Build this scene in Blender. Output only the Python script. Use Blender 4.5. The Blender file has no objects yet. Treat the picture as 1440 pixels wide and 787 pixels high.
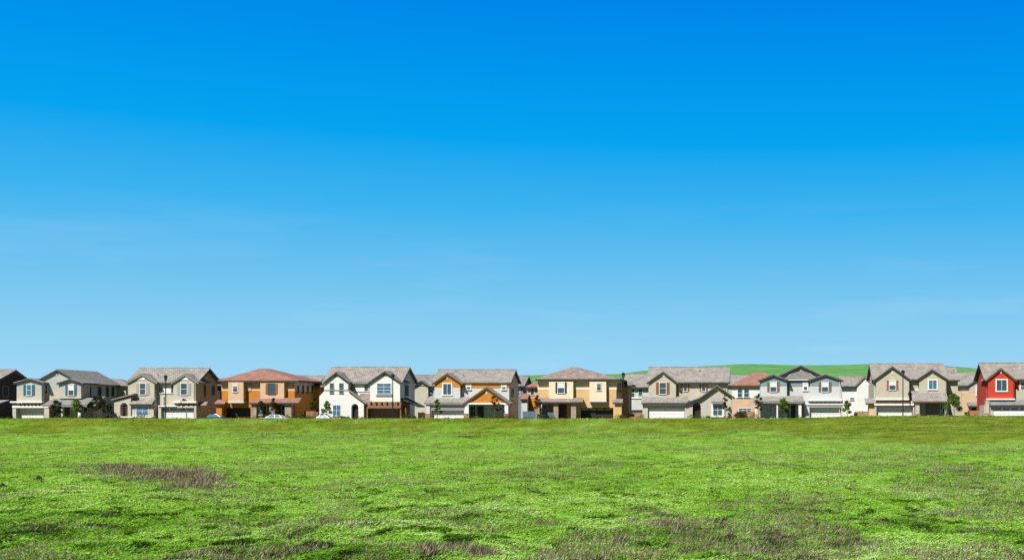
import bpy, math, random
import numpy as np
R = math.radians
sc = bpy.context.scene
col = sc.collection
rng = random.Random(7)
NR = np.random.RandomState(11)

# ------------------------------------------------------------------ camera
F = 1667.0      # focal length in photo pixels (1440 wide)
XC = 1050.0     # column of the optical axis
HY = 578.0      # row of the horizon
ZC = 1.68       # eye height above the house lots
cam = bpy.data.cameras.new('camera'); cam_o = bpy.data.objects.new('camera', cam); col.objects.link(cam_o)
cam_o.location = (0, 0, ZC); cam_o.rotation_euler = (R(90), 0, 0)
cam.sensor_width = 36; cam.lens = F / 1440 * 36
cam.shift_x = (720 - XC) / 1440; cam.shift_y = (HY - 393.5) / 1440
cam.clip_end = 20000; cam.clip_start = 0.5
sc.camera = cam_o

# ------------------------------------------------------------------ sky and sun
SUN_EL, SUN_AZ = 50.0, 30.0        # degrees; azimuth measured left of straight behind the camera
w = bpy.data.worlds.new('World'); sc.world = w; w.use_nodes = True
nt = w.node_tree; nt.nodes.clear()
def N(t, typ, **kw):
    n = t.nodes.new(typ)
    for k, v in kw.items(): setattr(n, k, v)
    return n
sky = N(nt, 'ShaderNodeTexSky', sky_type='NISHITA'); sky.sun_disc = False
sky.sun_elevation = R(SUN_EL); sky.sun_rotation = R(180 + SUN_AZ)
sky.air_density = 1.0; sky.dust_density = 0.3; sky.ozone_density = 4.0; sky.altitude = 200
geo = N(nt, 'ShaderNodeNewGeometry')
sep = N(nt, 'ShaderNodeSeparateXYZ'); nt.links.new(geo.outputs['Incoming'], sep.inputs[0])
mul = N(nt, 'ShaderNodeMath', operation='MULTIPLY'); mul.inputs[1].default_value = -1.0
nt.links.new(sep.outputs['Z'], mul.inputs[0])
ramp = N(nt, 'ShaderNodeValToRGB'); nt.links.new(mul.outputs[0], ramp.inputs[0])
def lin(r, g, b):
    f = lambda c: (c / 255 / 12.92) if c / 255 <= .04045 else ((c / 255 + .055) / 1.055) ** 2.4
    return (f(r), f(g), f(b))
EXPO = 0.40
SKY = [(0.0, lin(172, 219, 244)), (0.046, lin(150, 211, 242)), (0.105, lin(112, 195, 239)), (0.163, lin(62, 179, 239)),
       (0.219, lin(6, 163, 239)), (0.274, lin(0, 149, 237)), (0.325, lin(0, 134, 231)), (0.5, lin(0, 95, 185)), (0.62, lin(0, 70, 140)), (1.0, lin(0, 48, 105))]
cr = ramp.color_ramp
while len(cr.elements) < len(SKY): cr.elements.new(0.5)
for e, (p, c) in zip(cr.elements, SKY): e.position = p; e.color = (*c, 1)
# ramp sky ahead; dimmed rightward and behind, unseen, to cut fill on shaded walls
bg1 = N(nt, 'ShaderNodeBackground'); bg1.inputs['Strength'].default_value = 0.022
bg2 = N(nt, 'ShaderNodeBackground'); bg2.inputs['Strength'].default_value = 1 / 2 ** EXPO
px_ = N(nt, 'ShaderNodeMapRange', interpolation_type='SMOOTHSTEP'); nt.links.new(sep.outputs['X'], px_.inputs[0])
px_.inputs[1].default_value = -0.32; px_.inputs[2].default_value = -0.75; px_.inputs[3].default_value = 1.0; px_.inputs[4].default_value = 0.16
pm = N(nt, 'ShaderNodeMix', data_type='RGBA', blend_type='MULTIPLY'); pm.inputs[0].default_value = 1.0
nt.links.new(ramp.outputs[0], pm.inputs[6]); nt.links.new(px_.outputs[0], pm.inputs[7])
wm = N(nt, 'ShaderNodeMapping'); wm.inputs['Scale'].default_value = (-4, -4, -30); nt.links.new(geo.outputs['Incoming'], wm.inputs[0])
wn_ = N(nt, 'ShaderNodeTexNoise'); wn_.inputs['Scale'].default_value = 1.3; wn_.inputs['Detail'].default_value = 7; nt.links.new(wm.outputs[0], wn_.inputs['Vector'])
wr = N(nt, 'ShaderNodeMapRange'); wr.inputs[1].default_value = .52; wr.inputs[2].default_value = .80; wr.inputs[3].default_value = 0; wr.inputs[4].default_value = .16; nt.links.new(wn_.outputs[0], wr.inputs[0])
wz = N(nt, 'ShaderNodeMapRange'); wz.inputs[1].default_value = .19; wz.inputs[2].default_value = .06; wz.inputs[3].default_value = 0; wz.inputs[4].default_value = 1; nt.links.new(mul.outputs[0], wz.inputs[0])
wf = N(nt, 'ShaderNodeMath', operation='MULTIPLY'); nt.links.new(wr.outputs[0], wf.inputs[0]); nt.links.new(wz.outputs[0], wf.inputs[1])
wx_ = N(nt, 'ShaderNodeMix', data_type='RGBA'); wx_.inputs[7].default_value = (.75, .86, .95, 1); nt.links.new(wf.outputs[0], wx_.inputs[0]); nt.links.new(pm.outputs[2], wx_.inputs[6])
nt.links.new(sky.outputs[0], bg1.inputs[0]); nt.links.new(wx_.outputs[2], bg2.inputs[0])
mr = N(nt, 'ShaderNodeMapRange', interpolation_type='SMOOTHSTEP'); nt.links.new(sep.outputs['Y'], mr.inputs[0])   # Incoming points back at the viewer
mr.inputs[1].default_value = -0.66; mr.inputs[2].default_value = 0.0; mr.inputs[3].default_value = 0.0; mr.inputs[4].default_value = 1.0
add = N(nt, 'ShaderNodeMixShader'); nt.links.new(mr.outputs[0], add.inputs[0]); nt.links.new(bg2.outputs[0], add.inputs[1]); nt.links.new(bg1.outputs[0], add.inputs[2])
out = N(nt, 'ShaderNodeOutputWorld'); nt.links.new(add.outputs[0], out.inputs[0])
sl = bpy.data.lights.new('sun', 'SUN'); so = bpy.data.objects.new('sun', sl); col.objects.link(so)
sl.energy = 5.0; sl.angle = R(0.53); sl.color = (1.0, 0.965, 0.91)
so.rotation_euler = (R(90 - SUN_EL), 0, R(-SUN_AZ)); so.location = (-60, -60, 120)
sc.view_settings.view_transform = 'Standard'; sc.view_settings.look = 'None'
sc.view_settings.exposure = EXPO; sc.view_settings.gamma = 1.0
sc.cycles.max_bounces = 6; sc.cycles.diffuse_bounces = 1; sc.cycles.transparent_max_bounces = 6
sc.cycles.use_denoising = False; sc.cycles.use_adaptive_sampling = False; sc.cycles.sample_clamp_indirect = 3

# ------------------------------------------------------------------ materials
def new_mat(name):
    m = bpy.data.materials.new(name); m.use_nodes = True
    t = m.node_tree; return m, t, t.nodes['Principled BSDF']
def srgb(r, g, b):
    f = lambda c: (c / 255 / 12.92) if c / 255 <= .04045 else ((c / 255 + .055) / 1.055) ** 2.4
    return (f(r), f(g), f(b))
def stucco(name, c, var=0.10, scale=1.2, rough=0.9):
    m, t, b = new_mat(name)
    tc = N(t, 'ShaderNodeTexCoord')
    n1 = N(t, 'ShaderNodeTexNoise'); n1.inputs['Scale'].default_value = scale; n1.inputs['Detail'].default_value = 6
    t.links.new(tc.outputs['Object'], n1.inputs['Vector'])
    r = N(t, 'ShaderNodeValToRGB'); t.links.new(n1.outputs[0], r.inputs[0])
    r.color_ramp.elements[0].position = .3; r.color_ramp.elements[1].position = .7
    r.color_ramp.elements[0].color = (*[x * (1 - var) for x in c], 1); r.color_ramp.elements[1].color = (*[min(.9, x * (1 + var * .6)) for x in c], 1)
    t.links.new(r.outputs[0], b.inputs['Base Color']); b.inputs['Roughness'].default_value = rough
    n2 = N(t, 'ShaderNodeTexNoise'); n2.inputs['Scale'].default_value = 25
    t.links.new(tc.outputs['Object'], n2.inputs['Vector'])
    bp = N(t, 'ShaderNodeBump'); bp.inputs['Strength'].default_value = .25; bp.inputs['Distance'].default_value = .02
    t.links.new(n2.outputs[0], bp.inputs['Height']); t.links.new(bp.outputs[0], b.inputs['Normal'])
    return m
def siding(name, c):
    m = stucco(name, c, .06); t = m.node_tree; b = t.nodes['Principled BSDF']
    tc = N(t, 'ShaderNodeTexCoord')
    wv = N(t, 'ShaderNodeTexWave', wave_type='BANDS', bands_direction='Z', wave_profile='SAW'); wv.inputs['Scale'].default_value = 1.6
    t.links.new(tc.outputs['Object'], wv.inputs['Vector'])
    bp = N(t, 'ShaderNodeBump'); bp.inputs['Strength'].default_value = .8; bp.inputs['Distance'].default_value = .03
    t.links.new(wv.outputs[0], bp.inputs['Height']); t.links.new(bp.outputs[0], b.inputs['Normal'])
    return m
def bricky(name, c1, c2, mortar, bw, bh, msize, var=.5, bump=.5):
    m, t, b = new_mat(name)
    tc = N(t, 'ShaderNodeTexCoord'); sp = N(t, 'ShaderNodeSeparateXYZ'); t.links.new(tc.outputs['Object'], sp.inputs[0])
    ad = N(t, 'ShaderNodeMath', operation='ADD'); t.links.new(sp.outputs['X'], ad.inputs[0]); t.links.new(sp.outputs['Y'], ad.inputs[1])
    cb = N(t, 'ShaderNodeCombineXYZ'); t.links.new(ad.outputs[0], cb.inputs[0]); t.links.new(sp.outputs['Z'], cb.inputs[1])
    br = N(t, 'ShaderNodeTexBrick'); t.links.new(cb.outputs[0], br.inputs['Vector'])
    br.inputs['Color1'].default_value = (*c1, 1); br.inputs['Color2'].default_value = (*c2, 1); br.inputs['Mortar'].default_value = (*mortar, 1)
    br.inputs['Scale'].default_value = 1; br.inputs['Brick Width'].default_value = bw; br.inputs['Row Height'].default_value = bh
    br.inputs['Mortar Size'].default_value = msize; br.inputs['Bias'].default_value = 0
    n1 = N(t, 'ShaderNodeTexNoise'); n1.inputs['Scale'].default_value = 1.1; n1.inputs['Detail'].default_value = 5
    t.links.new(tc.outputs['Object'], n1.inputs['Vector'])
    mp = N(t, 'ShaderNodeMapRange'); mp.inputs[1].default_value = .3; mp.inputs[2].default_value = .7; mp.inputs[3].default_value = 1 - var * .5; mp.inputs[4].default_value = 1 + var * .3
    t.links.new(n1.outputs[0], mp.inputs[0])
    mx = N(t, 'ShaderNodeMix', data_type='RGBA', blend_type='MULTIPLY'); mx.inputs[0].default_value = 1
    t.links.new(br.outputs['Color'], mx.inputs[6]); t.links.new(mp.outputs[0], mx.inputs[7])
    t.links.new(mx.outputs[2], b.inputs['Base Color']); b.inputs['Roughness'].default_value = .85
    bp = N(t, 'ShaderNodeBump'); bp.inputs['Strength'].default_value = bump; bp.inputs['Distance'].default_value = .03
    t.links.new(br.outputs['Fac'], bp.inputs['Height']); bp.invert = True; t.links.new(bp.outputs[0], b.inputs['Normal'])
    return m
def plain(name, c, rough=.5, metal=0., ior=1.45, coat=0.):
    m, t, b = new_mat(name)
    tc = N(t, 'ShaderNodeTexCoord'); n1 = N(t, 'ShaderNodeTexNoise'); n1.inputs['Scale'].default_value = 3
    t.links.new(tc.outputs['Object'], n1.inputs['Vector'])
    mp = N(t, 'ShaderNodeMapRange'); mp.inputs[3].default_value = .88; mp.inputs[4].default_value = 1.08; t.links.new(n1.outputs[0], mp.inputs[0])
    mx = N(t, 'ShaderNodeMix', data_type='RGBA', blend_type='MULTIPLY'); mx.inputs[0].default_value = 1; mx.inputs[6].default_value = (*c, 1)
    t.links.new(mp.outputs[0], mx.inputs[7]); t.links.new(mx.outputs[2], b.inputs['Base Color'])
    b.inputs['Roughness'].default_value = rough; b.inputs['Metallic'].default_value = metal; b.inputs['IOR'].default_value = ior
    b.inputs['Coat Weight'].default_value = coat
    return m
M = {}
M['cream'] = stucco('cream stucco', (.50, .465, .38)); M['beige'] = stucco('beige stucco', (.50, .465, .365)); M['greybeige'] = stucco('grey beige stucco', (.49, .45, .35))
M['paleboard'] = siding('pale grey boards', (.48, .50, .50)); M['white'] = stucco('white stucco', (.74, .74, .71), .05)
M['offwhite'] = stucco('off white stucco', (.56, .575, .57), .06)
M['peach'] = stucco('peach stucco', (.62, .43, .28)); M['palepeach'] = stucco('pale peach stucco', (.78, .66, .48)); M['orange'] = stucco('orange stucco', (.52, .195, .02))
M['tan'] = stucco('tan stucco', (.64, .42, .20)); M['boardorange'] = siding('orange boards', (.60, .235, .028))
M['blueboard'] = siding('blue grey boards', (.245, .325, .38)); M['blueshade'] = siding('slate boards', (.17, .22, .26)); M['red'] = siding('red boards', (.60, .058, .03))
M['darkbrown'] = siding('dark brown boards', (.045, .036, .031)); M['brownwall'] = stucco('brown stucco', (.26, .13, .05))
M['roof_grey'] = bricky('grey roof tiles', (.38, .345, .31), (.25, .235, .225), (.14, .13, .12), .36, .19, .022, .45)
M['roof_greyd'] = bricky('slate roof tiles', (.29, .28, .27), (.22, .21, .205), (.12, .12, .12), .36, .19, .022, .45)
M['roof_dark'] = bricky('shade dark roof tiles', (.05, .05, .052), (.04, .04, .042), (.02, .02, .02), .36, .19, .022, .45)  # side porch roof of the white house; its shade is put into the colour
M['roof_red'] = bricky('red clay roof tiles', (.36, .18, .135), (.28, .14, .105), (.20, .10, .07), .30, .20, .02, .45)
M['roof_brown'] = bricky('mixed brown roof tiles', (.36, .27, .22), (.27, .225, .20), (.13, .10, .09), .33, .20, .022, .6)
M['stone'] = bricky('stone veneer', (.52, .36, .26), (.38, .29, .22), (.28, .23, .19), .45, .18, .02, .6)
M['brick'] = bricky('brick', (.42, .17, .10), (.34, .14, .08), (.35, .30, .26), .22, .08, .01, .5)
M['wtrim'] = plain('white paint', (.80, .79, .76), .5); M['gdoor'] = plain('white door paint', (.82, .82, .80), .45); M['dtrim'] = plain('dark trim paint', (.035, .035, .04), .6)
M['btrim'] = plain('brown trim paint', (.13, .055, .022), .6); M['gtrim'] = plain('grey trim paint', (.30, .29, .27), .6); M['brdoor'] = plain('brown garage paint', (.24, .13, .08), .55)
M['dkdoor'] = plain('near black garage paint', (.03, .02, .016), .55)
M['sh_blue'] = plain('blue shutter paint', (.06, .13, .20), .5); M['sh_navy'] = plain('navy shutter paint', (.02, .04, .075), .5); M['sh_grey'] = plain('grey shutter paint', (.40, .38, .35), .5)
M['sh_brown'] = plain('rust shutter paint', (.27, .10, .035), .5); M['sh_taupe'] = plain('taupe shutter paint', (.17, .145, .105), .5); M['sh_pink'] = plain('brick red shutter paint', (.36, .12, .085), .5)
M['glass'] = plain('window glass', (.035, .085, .14), .06, 0, 2.1); M['glassb'] = plain('blue reflecting glass', (.05, .17, .30), .06, 0, 2.2)
M['glass_side'] = plain('dim window glass', (.03, .045, .06), .3, 0, 1.12); M['blind'] = plain('white blind', (.72, .74, .74), .7); M['void'] = plain('dark interior', (.012, .011, .012), .9)
M['door_dark'] = plain('dark door', (.03, .022, .02), .5); M['door_brown'] = plain('brown wood door', (.11, .045, .015), .5); M['door_red'] = plain('red door', (.62, .08, .04), .5)
M['wood'] = bricky('cedar fence boards', (.50, .24, .12), (.40, .20, .11), (.10, .05, .03), .14, 4, .012, .5)
M['bluefence'] = bricky('blue grey fence boards', (.13, .21, .29), (.10, .17, .24), (.04, .06, .09), .14, 4, .012, .4)
M['metal'] = plain('black lamp paint', (.015, .017, .02), .4); M['lampglass'] = plain('lantern glass', (.10, .12, .13), .1)
M['bark'] = stucco('bark', (.09, .065, .045), .3, 6); M['asphalt'] = stucco('asphalt', (.05, .05, .052), .2, 4); M['concrete'] = stucco('concrete', (.42, .40, .37), .12, 2)
M['soil'] = stucco('dark soil', (.010, .008, .007), .4, 8)
M['car_white'] = plain('white car paint', (.46, .48, .50), .25, 0, 1.5, 1); M['car_blue'] = plain('dark blue car paint', (.02, .035, .07), .25, 0, 1.5, 1)
M['car_silver'] = plain('silver car paint', (.16, .17, .18), .3, .3, 1.5, 1); M['tyre'] = plain('tyre rubber', (.02, .02, .02), .8); M['rim'] = plain('alloy', (.5, .5, .52), .35, .8)
M['lens'] = plain('clear lamp lens', (.6, .6, .58), .15); M['redlens'] = plain('red lamp lens', (.4, .02, .015), .2)
def foliage(name, c1, c2):
    m, t, b = new_mat(name); t.nodes.remove(b)
    g = N(t, 'ShaderNodeAttribute', attribute_name='rnd')
    r = N(t, 'ShaderNodeValToRGB'); t.links.new(g.outputs['Fac'], r.inputs[0])
    r.color_ramp.elements[0].color = (*c1, 1); r.color_ramp.elements[1].color = (*c2, 1)
    d = N(t, 'ShaderNodeBsdfDiffuse'); tr = N(t, 'ShaderNodeBsdfTranslucent'); mx = N(t, 'ShaderNodeMixShader'); mx.inputs[0].default_value = .3
    t.links.new(r.outputs[0], d.inputs[0]); t.links.new(r.outputs[0], tr.inputs[0])
    t.links.new(d.outputs[0], mx.inputs[1]); t.links.new(tr.outputs[0], mx.inputs[2]); t.links.new(mx.outputs[0], t.nodes['Material Output'].inputs[0])
    return m
M['leaf'] = foliage('green leaves', (.055, .115, .014), (.19, .31, .05)); M['leafdark'] = foliage('dark leaves', (.018, .026, .010), (.085, .10, .035))
M['leafmid'] = foliage('planting leaves', (.02, .045, .01), (.10, .16, .03)); M['leaflight'] = foliage('light leaves', (.07, .15, .02), (.19, .30, .06)); M['leafrust'] = foliage('rusty leaves', (.06, .035, .012), (.17, .10, .03))

# ------------------------------------------------------------------ mesh tools
def tag(o, label=None, cat=None, group=None, kind=None):
    if label: o['label'] = label
    if cat: o['category'] = cat
    if group: o['group'] = group
    if kind: o['kind'] = kind
    return o
def empty(name, loc):
    o = bpy.data.objects.new(name, None); col.objects.link(o); o.location = loc; o.empty_display_size = .5; return o
class MB:
    def __init__(s): s.v = []; s.f = []
    def _add(s, vs, fs):
        k = len(s.v); s.v += [tuple(p) for p in vs]; s.f += [tuple(i + k for i in f) for f in fs]
    def box(s, x0, x1, y0, y1, z0, z1):
        s._add([(x0,y0,z0),(x1,y0,z0),(x1,y1,z0),(x0,y1,z0),(x0,y0,z1),(x1,y0,z1),(x1,y1,z1),(x0,y1,z1)],
               [(0,3,2,1),(4,5,6,7),(0,1,5,4),(1,2,6,5),(2,3,7,6),(3,0,4,7)])
    def prism_y(s, poly, y0, y1):       # poly (x,z)
        n = len(poly)
        s._add([(x, y0, z) for x, z in poly] + [(x, y1, z) for x, z in poly],
               [tuple(range(n)), tuple(range(2*n-1, n-1, -1))] + [(i, n+i, n+(i+1)%n, (i+1)%n) for i in range(n)])
    def prism_x(s, poly, x0, x1):       # poly (y,z)
        n = len(poly)
        s._add([(x0, y, z) for y, z in poly] + [(x1, y, z) for y, z in poly],
               [tuple(range(n)), tuple(range(2*n-1, n-1, -1))] + [(i, n+i, n+(i+1)%n, (i+1)%n) for i in range(n)])
    def slab(s, pts, th):               # top face pts, thickness straight down
        n = len(pts)
        s._add(list(pts) + [(x, y, z - th) for x, y, z in pts],
               [tuple(range(n)), tuple(range(2*n-1, n-1, -1))] + [(i, n+i, n+(i+1)%n, (i+1)%n) for i in range(n)])
    def tube(s, p, q, r0, r1, n=8):
        p = np.array(p, float); q = np.array(q, float); d = q - p; d /= np.linalg.norm(d)
        a = np.cross(d, (0, 0, 1) if abs(d[2]) < .9 else (1, 0, 0)); a /= np.linalg.norm(a); b = np.cross(d, a)
        vs = [tuple(p + r0 * (math.cos(2*math.pi*i/n) * a + math.sin(2*math.pi*i/n) * b)) for i in range(n)] + \
             [tuple(q + r1 * (math.cos(2*math.pi*i/n) * a + math.sin(2*math.pi*i/n) * b)) for i in range(n)]
        s._add(vs, [(i, (i+1)%n, n+(i+1)%n, n+i) for i in range(n)] + [tuple(range(n-1,-1,-1)), tuple(range(n, 2*n))])
    def build(s, name, mat, parent=None, label=None, root=None, smooth=False):
        me = bpy.data.meshes.new(name)
        ox = root.location if root is not None else (0, 0, 0)
        me.from_pydata([(x - ox[0], y - ox[1], z - ox[2]) for x, y, z in s.v], [], s.f)
        me.materials.append(mat)
        import bmesh
        bm = bmesh.new(); bm.from_mesh(me); bmesh.ops.recalc_face_normals(bm, faces=bm.faces); bm.to_mesh(me); bm.free()
        if smooth: me.polygons.foreach_set('use_smooth', [True] * len(me.polygons))
        o = bpy.data.objects.new(name, me); col.objects.link(o); o.parent = parent
        if label: o['label'] = label
        return o
def np_mesh(name, verts, faces, mat, attrs=None, parent=None, smooth=False):
    verts = np.asarray(verts, np.float32); faces = np.asarray(faces, np.int32); k = faces.shape[1]
    me = bpy.data.meshes.new(name)
    me.vertices.add(len(verts)); me.vertices.foreach_set('co', verts.ravel())
    me.loops.add(faces.size); me.loops.foreach_set('vertex_index', faces.ravel())
    me.polygons.add(len(faces)); me.polygons.foreach_set('loop_start', np.arange(0, faces.size, k, dtype=np.int32))
    me.update(calc_edges=True)
    for an, av in (attrs or {}).items():
        a = me.attributes.new(an, 'FLOAT', 'POINT'); a.data.foreach_set('value', np.asarray(av, np.float32))
    if smooth: me.polygons.foreach_set('use_smooth', np.ones(len(faces), bool))
    me.materials.append(mat); o = bpy.data.objects.new(name, me); col.objects.link(o); o.parent = parent
    return o

# value noise, vectorised
_tab = NR.rand(256, 256).astype(np.float32)
def vn(x, y):
    xi = np.floor(x).astype(int); yi = np.floor(y).astype(int); fx = x - xi; fy = y - yi
    fx = fx*fx*(3-2*fx); fy = fy*fy*(3-2*fy)
    g = lambda a, b: _tab[a & 255, b & 255]
    return (g(xi,yi)*(1-fx)+g(xi+1,yi)*fx)*(1-fy)+(g(xi,yi+1)*(1-fx)+g(xi+1,yi+1)*fx)*fy
def fbm(x, y, o=4):
    s = 0; a = .5; t = 0
    for i in range(o):
        s = s + a * vn(x * 2**i + 17.3*i, y * 2**i + 5.1*i); t += a; a *= .5
    return s / t
def sstep(a, b, x):
    t = np.clip((x - a) / (b - a), 0, 1); return t*t*(3-2*t)

# ------------------------------------------------------------------ terrain
FIELD_Z = -1.1
CREST_Y = 184.0
def toe_y(x): return np.clip(154 - 1.6 * np.maximum(x + 11, 0), 96, 154) + 4 * (fbm(x * .12 + 3, x * 0 + 1.5) - .5)
def ground_h(x, y):
    x = np.asarray(x, float); y = np.asarray(y, float)
    toe = toe_y(x); cz = .60 + .40 * sstep(4, 20, x) + .05 * (fbm(x * .15, x * 0 + 9.7) - .5)
    t = np.clip((y - toe) / (CREST_Y - toe), 0, 1); t = t * (1 - .25 * (1 - t))
    z = FIELD_Z + (cz - FIELD_Z) * t
    amp = 1 - .75 * sstep(0, .25, t)
    z = z + amp * (.42 * (fbm(x * .16, y * .16, 3) - .5) + .26 * (fbm(x * .7 + 40, y * .7, 3) - .5) + .10 * (vn(x * 2.6, y * 2.6 + 70) - .5))
    drop = sstep(CREST_Y + .3, CREST_Y + 3.5, y)
    return z * (1 - drop) + (-.20) * drop

def on_field(px, py):
    Y = (ZC - FIELD_Z) * F / (py - HY); return (px - XC) * Y / F, Y

# patches of dead stalks: photo column, row, half width, half height, strength
DRY = [(200,664,112,13,1.15),(262,680,60,13,1.0),(150,658,70,7,.9),(270,700,120,14,.42),(420,688,95,9,.6),(360,738,150,22,.42),(470,710,70,12,.45),
       (640,733,100,16,.5),(640,778,90,9,.85),(560,772,70,12,.6),(955,736,62,13,.85),(800,738,100,8,.6),(1320,722,85,8,.85),(1240,735,60,8,.5),(1340,663,50,6,.85),
       (1230,655,95,5,.65),(1335,630,130,12,.6),(1200,614,110,7,.55),(1060,606,100,6,.5),(1390,748,60,9,.5),(870,655,90,10,.35),(240,612,60,5,.4),(560,615,60,6,.4),
       (1170,690,140,14,.3),(740,640,80,9,.35),(520,640,70,8,.3),(90,745,90,10,.35),(1320,775,70,9,.35),(690,700,160,13,.28),(860,612,80,4,.5)]
def dryness(x, y):
    px = XC + x * F / y; py = HY + (ZC - FIELD_Z) * F / y
    d = np.zeros_like(px); nz = .5 * fbm(x * .5 + 9, y * .5 + 3, 4) + .5 * fbm(x * 1.6 + 9, y * .8 + 3, 3)
    for cx, cy, rx, ry, k in DRY:
        q = ((px - cx) / rx) ** 2 + ((py - cy) / ry) ** 2
        d = np.maximum(d, (k if k >= .9 else k * .78) * np.clip((1.2 - q - 4.2 * (nz - .5)) * .8, 0, 1))
    bg = np.clip((.6 * fbm(x * .22 + 31, y * .11 + 7, 4) + .4 * fbm(x * 1.1 + 3, y * .45 + 21, 4) - .48) * 3.6, .05, .36)
    d = np.where(d < .75, d * np.clip(.45 + 2.6 * (fbm(x * 1.4 + 60, y * .5 + 8, 4) - .36), .10, 1.0), d)
    return np.clip(np.maximum(d, bg), 0, 1.2) * (1 - .75 * bermness(x, y))
def bermness(x, y):
    return sstep(-22, 22, y - toe_y(x) + 120 * (fbm(x * .22, y * .10 + 4, 4) - .5))

def grass_mat(name, ground=False):
    m, t, b = new_mat(name); t.nodes.remove(b)
    at = lambda n: N(t, 'ShaderNodeAttribute', attribute_name=n).outputs['Fac']
    def rampn(fac, stops):
        r = N(t, 'ShaderNodeValToRGB'); t.links.new(fac, r.inputs[0])
        while len(r.color_ramp.elements) < len(stops): r.color_ramp.elements.new(.5)
        for e, (p, c) in zip(r.color_ramp.elements, stops): e.position = p; e.color = (*c, 1)
        return r.outputs[0]
    def mix(f, a, c):
        x = N(t, 'ShaderNodeMix', data_type='RGBA'); t.links.new(f, x.inputs[0]); t.links.new(a, x.inputs[6]); t.links.new(c, x.inputs[7]); return x.outputs[2]
    green = rampn(at('rnd'), GREEN); berm = rampn(at('rnd'), BERM); dry = rampn(at('rnd'), DRYC)
    c = mix(at('berm'), green, berm); c = mix(at('dry'), c, dry)
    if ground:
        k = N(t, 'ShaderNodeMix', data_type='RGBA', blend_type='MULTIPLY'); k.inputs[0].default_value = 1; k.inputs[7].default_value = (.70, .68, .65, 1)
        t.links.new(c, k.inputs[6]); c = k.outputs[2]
    d = N(t, 'ShaderNodeBsdfDiffuse'); t.links.new(c, d.inputs[0])
    if ground: t.links.new(d.outputs[0], t.nodes['Material Output'].inputs[0]); return m
    tr = N(t, 'ShaderNodeBsdfTranslucent'); t.links.new(c, tr.inputs[0])
    mx = N(t, 'ShaderNodeMixShader'); mx.inputs[0].default_value = .16
    t.links.new(d.outputs[0], mx.inputs[1]); t.links.new(tr.outputs[0], mx.inputs[2]); t.links.new(mx.outputs[0], t.nodes['Material Output'].inputs[0])
    return m
GREEN = [(0, (.020, .055, .006)), (.2, (.070, .18, .014)), (.42, (.200, .43, .036)), (.7, (.315, .565, .088)), (1, (.49, .66, .24))]
BERM = [(0, (.03, .05, .006)), (.25, (.11, .19, .014)), (.6, (.215, .31, .032)), (1, (.38, .42, .10))]
DRYC = [(0, (.048, .037, .024)), (.35, (.135, .110, .072)), (.75, (.27, .228, .150)), (1, (.50, .45, .35))]

def build_field():
    na, ny = 900, 520
    a = np.linspace(-1.3, .95, na); inv = np.linspace(1 / 14., 1 / CREST_Y, ny - 40); ys = 1 / inv
    ys = np.concatenate([ys, np.linspace(CREST_Y + .15, CREST_Y + 4, 40)])
    A, Yg = np.meshgrid(a, ys); Xg = A * Yg
    Z = ground_h(Xg, Yg)
    idx = np.arange(na * ny).reshape(ny, na)
    f = np.stack([idx[:-1, :-1], idx[:-1, 1:], idx[1:, 1:], idx[1:, :-1]], -1).reshape(-1, 4)
    x, y = Xg.ravel(), Yg.ravel()
    r = np.clip(.15 + .7 * fbm(x * 1.3, y * 1.3, 5), 0, 1)
    o = np_mesh('field', np.stack([x, y, Z.ravel()], -1), f, grass_mat('field turf', True),
                {'rnd': r, 'dry': np.clip(dryness(x, y) * .8, 0, 1), 'berm': bermness(x, y)}, smooth=True)
    tag(o, kind='structure')
build_field()

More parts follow.
